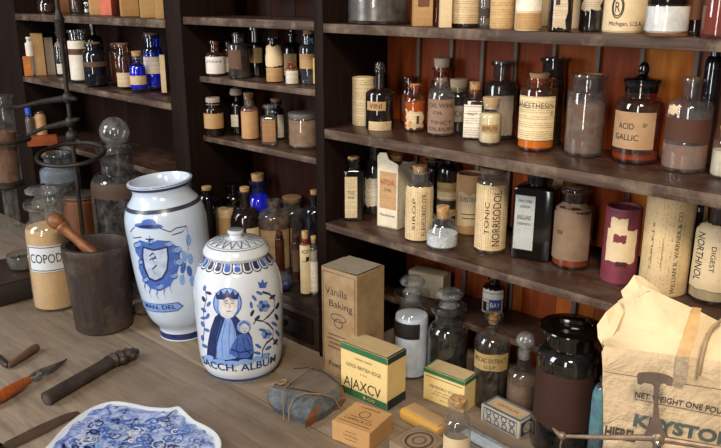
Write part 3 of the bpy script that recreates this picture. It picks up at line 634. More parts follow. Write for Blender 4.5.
# the big black-brown bottle with flanged stopper
t = bot('big black-brown apothecary bottle with a wide flanged stopper and faded brown label', 565, 462, 61, 0, 356, 345, 343, 342, 42, 43, glass((.10, .03, .015)), None, [(378, 432, -80, 50, paper('38221a', dens=.08, stain=.6), (), .03)], fill=(plain('0c0605', .4), None), name='apothecary_bottle')
c = t.location; k = depth(c)/F; Z = lambda py: zat(c.x, c.y, py)
b = MB(); b.lathe([(22*k, Z(344)), (22*k, Z(331)), (30*k, Z(329)), (30.5*k, Z(327)), (30*k, Z(326)), (21*k, Z(325)), (20*k, Z(327)), (.001, Z(327))], BLACK, 40)
b.box((0, 0, (Z(328)+Z(318))/2), (24*k, 12*k, Z(318)-Z(328)), BLACK, .002); b.build('stopper', t)
bot('narrow blue-green flecked bottle wedged between the black bottle and paper bag', 600, 470, 22, 0, 398, 384, 380, 378, 9, 11, glass((.55, .75, .8), dust=.25), ('cork', 372, 8, BLACK), [(392, 440, -75, 75, plain('5f9a8a', .6, c2=(.10, .14, .25), scale=130), (), .02)], fill=(plain('4a6a70', .8), None))

# ---- boxes on the bench
PT = paper('9c8566', ink='2a1c12', lines=120., dens=.12, stain=.9)
t, W, D, H = boxpx('tall_carton', 'tall weathered tan carton with ornate dark lettering, left of the green-edged boxes', (323, 371.5), (357, 386), (379, 369), 0, 277)
GOTH = plain('2e2018', .8)
deco_box(t, W, D, H, PT, paper('8f8676', dens=0, stain=.7), front=(('Vanilla', .42, .80, .62, .07, GOTH), ('Baking', .55, .68, .66, .08, GOTH), ('o', .48, .57, .42, .07, GOTH), ('o', .48, .52, .24, .08, GOTH), ('#', .5, .40, .6, .008, GOTH), ('#', .5, .36, .7, .008, GOTH), ('#', .5, .32, .6, .008, GOTH), ('#', .5, .28, .66, .008, GOTH), ('Powder', .45, .12, .5, .05, GOTH), ('line', [(.05, .97), (.95, .97), (.95, .03), (.05, .03), (.05, .97)], .0008, GOTH)))
b = MB(); b.flat([(0, 0), (W, 0), (W, D*.9), (W*.3, D*.95), (0, D*.8)], mflat((-W/2, -D/2, H+.0008), (1, 0, .03), (0, 1, 0)), paper('8f8676', dens=0), 0, 0); b.build('loose_flap', t)
GREEN = plain('2f6b41', .6); YEL = paper('dbc184', dens=0, stain=.25, ink='4a3a22'); DGR = plain('1f2c2c', .6)
t, W, D, H = boxpx('printed_box', 'cream box with green edges and tall monogram lettering, in front of the tall carton', (341, 391), (387, 411), (402.5, 398), 0, 359.5)
deco_box(t, W, D, H, YEL, paper('b8a47c', dens=0), front=(('#', .5, .94, .997, .115, GREEN), ('#', .5, .07, .997, .14, GREEN), ('HAND MADE', .5, .78, .35, .04, INKG), ('GOLD BRITISH EDGE', .5, .62, .75, .07), ('3 OZ', .5, .50, .15, .03, INKG), ('AJAXCV', .47, .24, .8, .26, plain('24302c', .6)), ('& CO', .62, .07, .25, .06, YEL)),
         right=(('#', .5, .94, .997, .115, DGR), ('#', .5, .09, .997, .18, DGR)), top=(('#', .5, .03, .98, .05, DGR), ('#', .98, .5, .04, .98, DGR)))
t, W, D, H = boxpx('printed_box', 'smaller cream soap box with a green top edge, right of the white bottle foot', (423, 398), (463.5, 414), (472, 403), 0, 382)
deco_box(t, W, D, H, YEL, paper('c2ad84', dens=0), front=(('#', .5, .93, .997, .13, GREEN), ('REXBORO SOAP', .5, .50, .66, .09), ('PURE CASTILE', .5, .37, .4, .05, INKG), ('FOR HANDS', .5, .28, .5, .05, INKG), ('No. 2', .5, .14, .14, .05, INKG), ('#', .5, .78, .9, .02, INKG)),
         right=(('#', .5, .93, .997, .13, GREEN),), top=(('#', .02, .5, .04, .98, GREEN), ('#', .98, .5, .04, .98, GREEN), ('#', .5, .03, .98, .06, GREEN)))
t, W, D, H = boxpx('tan_box', 'small square tan box with brown printing, nearest below the green-edged box', (332, 439), (369.5, 453), (391, 431.5), 0, 434)
TB = paper('b88f5e', dens=0, stain=.3); BR = plain('6a3a20', .7)
deco_box(t, W, D, H, TB, TB, front=(('THE REXALL', .5, .5, .4, .12, BR), ('#', .5, .3, .3, .03, BR), ('#', .5, .7, .3, .03, BR)), top=(('o', .5, .6, .25, .25, BR), ('CAMPHOR ICE', .5, .3, .7, .1, BR), ('CAMPHOR', .5, .86, .5, .07, BR), ('#', .5, .15, .8, .02, BR), ('#', .5, .42, .6, .02, BR)))
t, W, D, H = boxpx('grey_tan_box', 'flat grey-tan box with a stamped ring at the bottom edge, beside the tan box', (389, 452), (418, 470), (441, 448), 0, 458)
TG = paper('8c7962', dens=0, stain=.5)
deco_box(t, W, D, H, TG, TG, top=(('o', .5, .5, .62, .66, plain('4a3c30', .7), .003), ('o', .5, .5, .30, .32, plain('5a4a3c', .7), .002), ('o', .5, .5, .86, .86, plain('6a5a4a', .7), .0006)))
t, W, D, H = boxpx('ornate_box', 'small box with blue scroll border on cream, left of the big black bottle', (480.5, 420), (519, 440), (535.5, 431), 0, 423)
BL = plain('2b3f66', .6); OC = paper('a9a294', dens=0)
scr = [('line', [(.08, .12), (.92, .12), (.92, .88), (.08, .88), (.08, .12)], .0016, BL)]
for i in range(4):
    u = .2+.2*i; scr.append(('o', u, .72, .13, .3, BL, .0012)); scr.append(('o', u+.02, .3, .11, .3, BL, .0012)); scr.append(('o', u, .5, .05, .12, BL, .0009))
deco_box(t, W, D, H, OC, OC, front=tuple(scr), right=(('#', .5, .5, .85, .8, BL), ('o', .5, .5, .5, .5, OC, .003), ('#', .5, .5, .3, .3, OC)),
         top=(('#', .5, .5, .97, .92, plain('6e7072', .6)), ('#', .5, .5, .88, .74, OC), ('#', .5, .5, .72, .5, paper('c2a57c', dens=0)), ('line', [(.05, .12), (.95, .12), (.95, .88), (.05, .88), (.05, .12)], .0014, BL), ('SAPOLIN', .5, .5, .5, .16, INKG)))
# yellow slab
p0, p1, p2, p3 = at(398, 424), at(432, 444), at(452, 428), at(414, 408)
t = thing('soap_bar', 'rounded yellow-tan bar lying between the tan boxes and the soap box', 'soap', ((p0.x+p2.x)/2, (p0.y+p2.y)/2, .0003), math.atan2(p1.y-p0.y, p1.x-p0.x))
W, D = (p1-p0).length*1.0, .030
b = MB(); b.box((0, 0, .008), (W*1.15, D, .016), plain('cf9c3c', .6, c2=(.50, .30, .08), scale=40), .005); b.build('bar', t)
b = MB(); b.box((0, .002, .0165), (W*1.0, D*.68, .0018), plain('b08a5e', .75, c2=(.3, .2, .11), scale=30), .0007); b.build('paper_wrapper', t)
# glazed blue case at the bottom edge
p0, p1 = at(467, 423, .012), at(541, 463, .012); ux = (p1-p0).normalized(); uy = Vector((-ux.y, ux.x, 0)); L = (p1-p0).length; Wd = .034
c = (p0+p1)/2-uy*Wd/2
t = thing('display_case', 'flat case with a grey bar rim and pale blue marbled top, at the bottom edge', 'case', (c.x, c.y, .0003), math.atan2(ux.y, ux.x))
b = MB(); b.box((0, 0, .0045), (L, Wd, .009), plain('8fa4b8', .25, c2=(.55, .62, .68), scale=70, coat=.5), .0012); b.build('case_body', t)
b = MB(); gm = plain('7d776f', .45, .3)
b.box((0, Wd/2-.003, .008), (L+.004, .006, .010), gm, .0012); b.box((0, -Wd/2+.003, .008), (L+.004, .006, .010), gm, .0012); b.box((L/2-.002, 0, .008), (.006, Wd-.013, .010), gm, .0012); b.box((-L/2+.002, 0, .008), (.006, Wd-.013, .010), gm, .0012); b.build('rim', t)
bot('small clear corked bottle holding a red paper scrap, at the bottom edge', 456, 484, 27, 0, 425, 416, 406, 402, 16, 20, CLEARDUST, ('cork', 398.5, 16, CORK), [(440, 462, -70, 70, P_CRP)], fill=(plain('8b7d70', .8), 440))
# red scrap inside that bottle
for o in list(COL.objects):
    if o.get('label', '').startswith('small clear corked bottle holding a red'):
        k = depth(o.location)/F; MB().lathe([(5*k, .024), (5*k, .044)], RED, 16, cx=.003, cy=-.005).build('red_scrap', o)

# ---- middle bay, upper shelf
bot('amber bottle with a white label, leftmost on the upper middle shelf', 215.5, 75, 19, M2, 56, 52, 44, 41, 9, 12, AMBERB, None, [(57, 74, -78, 78, paper('d6d3cf', ink='1c1c1c', dens=.2), (('STAINE', -.05, .72, .6, .13),))], fill=(C_ORG, 58))
bot('tiny clear bottle with a white label peeking behind the brown-labelled jar', 228, 73, 11, M2, 50, 47, 43, 41, 7, 8, SMOKE, None, [(57, 72, -60, 60, P_WH)], fill=(C_DARK, None))
bot('wide grey-brown bottle with a tan label and black stopper, upper middle shelf', 239, 79, 22, M2, 45, 43, 36, 34, 11, 13, glass((.42, .33, .28), dust=.14), ('dome', 31, 10, BLACK), [(50, 69, -65, 10, P_DK)], fill=(plain('4e4238', .7), None))
bot('tall black flask with a small square brown label, upper middle shelf', 257, 77, 23, M2, 45, 42, 31, 27, 12, 17, BLACK, None, [(48, 63, -50, 25, P_TAN)])
bot('dark bottle wrapped and capped in tan paper, upper middle shelf', 274.5, 83, 17, M2, 60, 44, 41, 38, 11, 15, BROWNB, None, [(45, 67, -80, 80, P_CRP, (), .1), (68, 82, -68, 80, paper('b39268', stain=.8))])
bot('tall black decanter with a slender stopper behind the corded bottle', 293, 79, 20, M2, 52, 42, 36, 34, 7, 10, BLACK, ('dome', 25, 6, BLACK), [(54, 76, -60, 20, P_TAN)])
bot('tiny amber bottle with a white label and cord round its neck', 292, 85, 13, M2, 70, 67, 64, 62, 8, 9, AMBERB, None, [(71, 84, -65, 65, paper('cdc8bd', lines=300))], fill=(C_ORG, None))
bot('blue-grey glass bottle with a cork and tan label beside the divider', 309, 85, 19, M2, 50, 44, 36, 34, 12, 15, glass((.35, .42, .55), dust=.15), ('cork', 30, 10), [(54, 69, -70, 60, P_TAN)], fill=(plain('2a3038', .6), None))
bot('slim yellow-labelled bottle touching the divider, upper middle shelf', 317.5, 86, 9, M2, 60, 56, 53, 51, 6, 7, SMOKE, None, [(58, 84, -70, 70, paper('c9a860'))], fill=(C_TAN, None))
# ---- middle bay, middle shelf
bot('short dark bottle with a tan band and pale cap, left on the middle shelf', 214, 136, 19, M3, 109, 107, 104, 102, 13, 14, BROWNB, ('cap', 97.5, 14, plain('a69a8a', .7)), [(114, 129, -85, 85, P_TAN)])
bot('black bottle with a rounded pale stopper and oval label, middle shelf', 237.5, 135, 15, M3, 106, 101, 97, 95, 6, 8, BLACK, ('dome', 87, 13, plain('9a8c7c', .8)), [(115, 127, -55, 5, P_WH)])
bot('tan-filled bottle with pinkish neck and cork, middle shelf', 250, 140, 17, M3, 110, 106, 99, 97, 10, 11, glass((.75, .5, .38), dust=.2), ('cork', 92.5, 10, CORKD), [(112, 139, -75, 75, paper('b58c62', dens=0))], fill=(C_TAN, None))
bot('small square clear bottle with a brown label and long neck, middle shelf', 269, 146, 16, M3, 118, 115, 108, 105, 6, 11, CLEARDUST, None, [(120, 142, -.8, .8, paper('a07a56'))], fill=(C_BRN, None), sq=6, dr=.85)
bot('dark blue bottle with tan cork behind the square clear bottle', 277, 140, 15, M3, 112, 108, 104, 101, 9, 11, NAVY, ('cork', 98.5, 11, CORKD), [(115, 138, 5, 60, P_WH)], fill=(plain('0a1020', .4), None))
bot('wide glass jar with a grey lid and scraps inside, middle shelf by the divider', 304, 150, 31, M3, 118, 117, 116, 115, 29, 30, CLEARDUST, ('cap', 112.5, 31, plain('77736c', .5, .4)), fill=(plain('a08468', .9, c2=(.2, .1, .05), scale=90), None), name='glass_jar', cat='jar')
# ---- middle bay, bottles on the drawer case
GB = {}
bot('tall black corked bottle half hidden by the tall drug jar', 209, 262, 19, M4, 200, 193, 191, 189.5, 9, 12, BLACK, ('cork', 186.5, 9), [(210, 250, -75, -30, P_TAN)])
bot('black wide-lipped bottle behind the cream-labelled vial', 235, 258, 22, M4, 200, 193, 186, 183.5, 12, 16, BLACK, None)
can('cream paper tube with a rounded top between black and brown bottles', 227, 262, 15, M4, 210, P_TANP, (), lid=P_CRP)
bot('round-shouldered brown flask with a cork, behind the lidded drug jar', 247, 268, 31, M4, 221, 207, 194, 191, 10, 13, AMBERD, ('cork', 187, 9), [(229, 262, 0, 60, P_CRP)], fill=(C_BRN, 214))
bot('bright cobalt blue bottle with a cork behind the brown flask', 260, 258, 26, M4, 208, 194, 184, 180, 14, 17, COBALT, ('cork', 173.5, 12), fill=(plain('0838e0', .45, c2=(.005, .04, .5)), 193))
bot('clear dusty bottle with a big open neck and cream label, behind the lidded jar', 275, 278, 31, M4, 218, 209, 203, 200, 13, 15, glass((.70, .60, .52), dust=.2), None, [(231, 270, -60, 62, P_OLD)], fill=(plain('7a6048', .8), 222))
bot('corked clear jar with a wide pale cork, right of the dusty bottle', 293, 262, 24, M4, 213, 208, 202, 200, 17, 20, glass((.55, .52, .50), dust=.15), ('cork', 196.5, 18, CORKD), [(228, 268, -65, -5, P_TAN)], fill=(plain('3a2e28', .7), 215))
bot('round-bellied dark blue flask with a cork beside the divider', 315, 277, 24, M4, 212, 205, 196, 194, 9, 11, NAVY, ('cork', 190, 7), fill=(plain('0a1a50', .4), 214))
bot('thin brown corked vial standing before the dusty clear bottle', 280, 281, 9, M4, 240, 238, 236, 235, 7, 8, AMBER, ('cork', 231.5, 6, C_BRN), fill=(plain('7a4a28', .7), None), name='vial', cat='vial')
bot('small amber vial with a cork, right of the thin brown vial', 296.5, 284, 9, M4, 244, 241, 238, 237, 6, 7, AMBER, ('cork', 235, 5, C_BRN), [(250, 272, -60, 60, P_DK)], fill=(C_BRN, None), name='vial', cat='vial')
bot('long slim vial wrapped in a cream label marked J, at the divider foot', 305.5, 296, 10, M4, 244, 242, 239, 238, 8, 9, AMBERB, ('cork', 231, 6), [(246, 294, -85, 85, paper('d8c8a4', lines=300., dens=.3), (('J', 0, .72, .5, .1), ('o', 0, .88, .4, .05)))], fill=(C_TAN, None), name='vial', cat='vial')
bot('pale glass vial squeezed against the divider behind the J vial', 314, 296, 8, M4, 250, 246, 240, 239, 5, 6, CLEARDUST, ('cork', 236, 5), [(262, 292, -70, 70, P_WH)], fill=(plain('b0a898', .9), None), name='vial', cat='vial')
p = at(277, 293, M4); t = thing('cloth_bundle', 'dark grey crumpled bundle with a blue patch, on the drawer case', 'bundle', (p.x, p.y+.012, M4+.0003), face(p))
b = MB(); b.sphere((0, 0, .017), .02, plain('3c3c40', .7, c2=(.02, .03, .06), scale=70), sx=.95, sy=.7, sz=.85)
for v in b.v: v += Vector((random.uniform(-1, 1), random.uniform(-1, 1), random.uniform(-1, 1)*.5))*.0016; v.z = max(v.z, 0)
b.build('crumpled_cloth', t); MB().sphere((.006, -.009, .014), .009, plain('1c2c5c', .5), sy=.8).build('blue_patch', t)

# ---- left bay, middle shelf
bot('white-capped small bottle behind an orange packet on the left middle shelf', 31, 74, 8, L2, 44, 42, 40, 39, 5, 6, CLEARDUST, ('cork', 37, 5, C_WHT), [(42, 56, -75, 75, P_WHP)], fill=(plain('b8b4ac', .9), None))
carton('small orange packet at the left end of the left middle shelf', (29, 74.5), 8, L2, None, plain('c87830', .7), .5, 0, ytop=57, name='packet')
carton('tall tan folded paper packet, left on the left middle shelf', (41, 75.5), 11, L2, None, paper('a8855a', dens=.1, stain=.7), .6, 0, ytop=34, name='paper_packet')
carton('grey-brown folded packet behind the iron stand rod', (52, 75), 8, L2, None, P_GR, .8, 0, ytop=38, name='paper_packet')
bot('dark bottle with a silvery shoulder and white label, left middle shelf', 62, 76, 12, L2, 48, 42, 35, 33, 6, 8, SMOKE, ('dome', 30, 9, SMOKE), [(64, 74, -60, 60, P_WH), (42, 47, -60, 60, P_GR)], fill=(C_DARK, 52))
bot('narrow brown bottle left of the white-labelled jar', 67, 79, 8, L2, 48, 44, 40, 38, 5, 6, AMBERD, None, fill=(C_BRN, None))
bot('glass jar with white labels above and below a brown band, left middle shelf', 79, 82, 18, L2, 42, 40, 33, 30, 14, 17, CLEARDUST, None, [(41, 80, -80, 80, P_WHP, (('#', 0, .72, .99, .15, 0, C_BRN),))], fill=(plain('c9c9c9', .9), None), name='glass_jar', cat='jar')
bot('black flask with a tall thin neck behind the blue jar', 96, 80, 17, L2, 42, 35, 27, 24, 5, 7, BLACK, None)
bot('dark blue wide-mouthed jar with a brown band, left middle shelf', 95.5, 86, 22, L2, 57, 50, 47, 44, 15, 17, NAVY, ('cork', 42.5, 13, CORKD), [(62, 67, -80, 80, P_DK)], fill=(plain('0c1a48', .4), None), name='glass_jar', cat='jar')
bot('amber bottle mostly hidden behind the cream-labelled amber jar', 118, 84, 14, L2, 54, 50, 47, 45, 10, 12, AMBERB, ('cork', 43, 10, CORKD), fill=(C_BRN, None))
bot('amber jar with a cream label on its lower half, left middle shelf', 125.5, 88, 17, L2, 58, 54, 48, 45, 12, 14, AMBER, ('cork', 43, 12, CORKD), [(73, 87, -75, 75, paper('cdb998', lines=260.))], fill=(C_BRN, None))
bot('small bright blue corked bottle with a cream label, left middle shelf', 138.5, 91, 16, L2, 70, 63, 58, 56, 8, 9, COBALT, ('cork', 51, 9), [(76, 85, -85, 85, P_CR)], fill=(plain('0838d0', .45, c2=(.01, .06, .5)), 66))
bot('large cobalt blue bottle with a square cream label, right on left middle shelf', 154, 89, 19, L2, 52, 47, 38, 35, 14, 17, COBALT, ('cork', 32.5, 14, CORKD), [(57, 74, -75, 50, P_WH)], fill=(plain('062cb0', .45, c2=(.005, .03, .35)), None))
carton('cream card strip standing against the wide divider', (164.5, 93), 5, L2, None, P_CRP, 2., 0, ytop=56, name='card')
# ---- left bay, top shelf
carton('cream folded paper at the left end of the left top shelf', (31, 10.5), 8, L1, .05, P_CRP, .5, 0, name='paper_packet')
bot('round brown glass flask, left on the left top shelf', 47, 13, 19, L1, 0, 0, 0, 0, 5, 7, AMBER, ('cork', None, 5), fill=(C_BRN, None), h2=(.014, .036, .06, .064), name='round_flask')
carton('dull tan carton right of the round brown flask', (63, 12), 13, L1, .06, paper('7d5638', dens=.1), .8, 0)
bot('clear bottle with a dark foot between two tan cartons, left top shelf', 77, 13.5, 13, L1, 0, 0, 0, 0, 6, 8, SMOKE, ('cork', None, 6), fill=(C_BRN, None), h2=(.05, .06, .066, .07))
bot('tiny white-stoppered vial before the beige box, left top shelf', 87, 14, 5, L1, 9, 7, 5, 4, 4, 5, CLEAR, ('dome', 2, 5, C_WHT), name='vial', cat='vial', fill=(C_WHT, None))
carton('beige box left of the salmon box, left top shelf', (97.5, 15), 14, L1, .06, paper('c09a68', dens=.15), .8, 6)
carton('salmon red box with a mauve side, left top shelf', (109.5, 15.5), 12, L1, .06, plain('c8604c', .7), 1.2, -25, deco=(('#', .5, .5, .98, .98, plain('d06a50', .7)),))
carton('tan packet with a ragged foot, right of the salmon box', (130, 16.5), 17, L1, .06, paper('ad8350', dens=.1), .7, 8, name='paper_packet')
carton('fringed tan paper packet, second from the right on the left top shelf', (148, 18), 14, L1, .06, paper('b59260', lines=400, dens=.4), .7, 5, name='paper_packet')
carton('narrow tan packet beside the wide divider, left top shelf', (160, 19), 8, L1, .06, P_TAN, 1., 3, name='paper_packet')
# ---- left bay, low shelf
bot('small clear bottle with a bright blue cap on the low left shelf', 30, 134, 8, L3, 118, 116, 114, 113, 5, 6, CLEARDUST, ('cap', 108, 6, plain('1850d0', .5)), fill=(C_GRY, None))
bot('plain tan bottle on the low left shelf beside the blue-capped one', 41, 137, 11, L3, 118, 115, 113, 112, 8, 9, CLEARDUST, None, [(114, 136, -80, 80, P_TANP)], fill=(C_TAN, None))
carton('orange-brown cigar-shaped wooden block on the low left shelf edge', (43, 146), 28, L3, None, plain('a04a1c', .6), .35, 0, ytop=137, name='wooden_block', cat='block')

# ------------------------------------------------------------------ left bench: flask, lycopod bottle, mortar, stand
bot('big dark glass bottle with a round ball stopper and brown label', 124, 284, 53, 0, 187, 172, 151, 145, 30, 37, glass((.55, .52, .50), dust=.14), ('ball', 117, 28), [(185, 200, -75, 20, paper('4a3a30', dens=0))], fill=(plain('1a0e0a', .4), 200), name='apothecary_bottle')
bot('stoppered bottle of tan powder with a white LYCOPOD. label', 53, 312, 43, 0, 232, 220, 207, 201, 30, 38, glass((.93, .90, .84), dust=.14), ('disk', 186, 32), [(246, 272, -62, 44, paper('c9d0d8', dens=0, stain=.25), (('COPOD.', -.03, .52, .82, .34), ('#', 0, .94, .96, .03), ('#', 0, .06, .96, .03), ('#', .485, .5, .015, .9), ('#', -.485, .5, .015, .9), ('#', .38, .33, .12, .14, 0, plain('7a4a38', .8))))], fill=(plain('d2b486', .9, c2=(.52, .36, .19), scale=14), 224), name='apothecary_bottle')
bot('brown-orange pot with a cloth top behind the powder bottle', 85, 272, 34, 0, 200, 198, 197, 195, 30, 33, plain('70401f', .6), ('cap', 193, 32, plain('4a4038', .8)), name='ceramic_pot', cat='pot')
bot('murky blue-grey glass jar standing in shadow behind the iron ring', 64, 246, 37, 0, 172, 166, 156, 153, 26, 30, glass((.5, .55, .6), dust=.3), None, [(167, 184, -70, 60, plain('6a7888', .6, c2=(.1, .13, .16)), (), .06)], fill=(plain('2a2c30', .6), 176), name='glass_jar', cat='jar')
bot('small empty glass jar in the gap between mortar and tall drug jar', 142, 316, 20, 0, 285, 283, 281, 280, 17, 18, CLEARDUST, None, fill=(plain('6e5a48', .8), 305), name='glass_jar', cat='jar')
# mortar
p = at(106, 336); hd = Vector((p.x-CAM.x, p.y-CAM.y, 0)).normalized(); k = depth(p)/F; Rb = 28*k; c = p+hd*Rb; k = depth(c)/F
H = zat(c.x, c.y, 243); t = thing('mortar', 'dark turned wooden mortar with a broad open rim, beside the tall drug jar', 'mortar', (c.x, c.y, .0003), face(c))
Rt = 32.5*k; Rb = 27.5*k
MW = wood('3c2c23', '1f1510', .55, 2, 1.6, 7., dusty='5c4e44')
prof = [(Rb*.9, 0), (Rb, .003), (Rb*1.0, .01), (Rb*1.05, H*.3), (Rb*1.1, H*.6), (Rt*.985, H*.88), (Rt, H*.93), (Rt, H-.002), (Rt*.985, H), (Rt*.86, H), (Rt*.84, H-.003), (Rt*.80, H*.7), (Rt*.6, H*.35), (.001, H*.28)]
MB().lathe(prof, MW, 56).build('mortar_bowl', t)
# pestle leaning in the mortar
P1 = at(87, 248.5, H-.004); dP = depth(P1); d2 = ray(50, 216); P2 = CAM+d2*(dP/d2.dot(FW)); dirv = (P1-P2).normalized(); LP = (P1-P2).length+.042
pr_ = [(0, .007), (.004, .0125), (.012, .0150), (.020, .0135), (.024, .0105), (.028, .0125), (.032, .0100), (.05, .0080), (.07, .0092), (.092, .0112), (.098, .0092), (.104, .0120), (.125, .0130), (LP-.004, .0125), (LP, .008)]
tp_ = thing('pestle', 'turned orange-brown wooden pestle leaning on the mortar rim', 'pestle', tuple(P2+dirv*LP), 0)
org = P2+dirv*LP
MB().tube([P2+dirv*a-org for a, r in pr_], [r*.92 for a, r in pr_], wood('9a6238', '64381c', .38, 0, 2., 2.), 24).build('pestle_shaft', tp_)

# iron stand with ring
k0 = at(90, 297); IRON = plain('3a342f', .5, .6, c2=(.02, .018, .015))
t = thing('retort_stand', 'iron laboratory stand with a ring and two clamp arms, left foreground', 'stand', (k0.x, k0.y, .0003))
L_ = lambda P: Vector(P)-Vector(t.location)
Y0 = k0.y
rod_top = Vector((k0.x, k0.y, zat(k0.x, k0.y, -60)))
MB().tube([(0, 0, .012), L_(rod_top)], .0038, IRON, 12).build('rod', t)
zb = zat(k0.x, k0.y, 22); MB().lathe([(.004, zb-.035), (.0075, zb-.02), (.008, zb), (.0095, zb+.004), (.006, zb+.012), (.004, zb+.02)], IRON, 16).build('clamp_boss', t)
MB().lathe([(.025, 0), (.026, .002), (.025, .008), (.014, .012), (.006, .016), (.004, .02)], IRON, 32).build('base', t)
def onplane_z(px, py, z): return L_(at(px, py, z))
rc = aty(71, 154, Y0-.03); rr = 32*depth(rc)/F; hv = Vector((FW.x, FW.y, 0)).normalized()
ringp = [rc+RT*rr*math.cos(a)+(hv*math.cos(math.radians(10))-Vector((0, 0, 1))*-math.sin(math.radians(10)))*rr*math.sin(a) for a in [i*math.pi/20 for i in range(40)]]
MB().tube([L_(q) for q in ringp], .0036, IRON, 10, closed=True).build('ring', t)
zr = rc.z; MB().tube([(0, 0, zr+.018), L_(rc+hv*rr*.98+Vector((0, 0, .008)))], .0045, IRON, 10).build('ring_arm', t)
MB().sphere((0, 0, zr+.02), .011, IRON, sz=1.1).build('clamp_boss', t)
a1, a2 = zat(k0.x, k0.y, 98), zat(k0.x, k0.y, 122)
pts = [Vector((0, 0, a1)), L_(aty(40, 102, Y0-.01)), L_(aty(20, 107, Y0-.02)), L_(aty(-14, 106, Y0-.03))]
MB().tube(pts, [.006, .0045, .0035, .0035], IRON, 10).tube([(0, 0, a1), L_(aty(76, 99, Y0))], [.005, .003], IRON, 10).build('clamp_arm', t)
pts = [Vector((0, 0, a2)), L_(aty(44, 128, Y0-.01)), L_(aty(28, 135, Y0-.02))]
lb_ = MB().tube(pts, [.006, .004, .0035], IRON, 10)
fc = aty(2, 140, Y0-.04); fr = 26*depth(fc)/F
lb_.tube([L_(fc+RT*fr*math.cos(a)+hv*fr*math.sin(a)*.9) for a in [i*math.pi/16 for i in range(32)]], .0035, IRON, 10, closed=True)
lb_.tube([(0, 0, a2), L_(aty(78, 119, Y0))], [.005, .003], IRON, 10); lb_.build('clamp_arm', t)
for zz in (a1, a2): MB().sphere((0, 0, zz), .009, IRON, sz=1.2).build('clamp_boss', t)
# percolator tube held in the clamp ring
c = fc; k = depth(c)/F; z0 = zat(c.x, c.y, 226)
t = thing('glass_percolator', 'upright glass tube with tan powder held in the stand ring, left edge', 'glass tube', (c.x, c.y, z0), face(c))
Z = lambda py: zat(c.x, c.y, py)-z0
MB().lathe([(7*k, 0), (7*k, Z(190)), (14*k, Z(182)), (14*k, Z(98)), (16*k, Z(96))], glass((.8, .8, .78), dust=.12), 32).build('glass_tube', t)
MB().lathe([(12*k, Z(183)), (13*k, Z(180)), (13*k, Z(132))], plain('8a5a34', .9), 28).build('contents', t)
MB().lathe([(14*k, Z(187)), (17*k, Z(185)), (17*k, Z(182)), (14.2*k, Z(180))], IRON, 28).build('collar', t)
# dark block and glass dish at the left edge
p0 = at(8, 309); t = thing('dark_case', 'low dark leather-brown case at the left edge of the bench', 'case', (p0.x-.08, p0.y+.05, .0003), math.radians(-4))
b = MB(); b.box((0, 0, .02), (.13, .11, .04), plain('1e1512', .6), .002); b.build('case_body', t); MB().box((0, 0, .043), (.132, .112, .006), plain('33241d', .55), .002).build('lid', t)
c = at(23, 292, .0465); c = Vector((t.location.x+.022, t.location.y+.012, .0468))
t = thing('glass_dish', 'small glass bowl standing on the dark case', 'bowl', tuple(c))
MB().lathe([(.014, 0), (.026, .006), (.030, .018), (.028, .03), (.027, .03), (.028, .018), (.024, .008), (.001, .004)], glass((.8, .8, .78), dust=.1), 32).build('bowl', t)

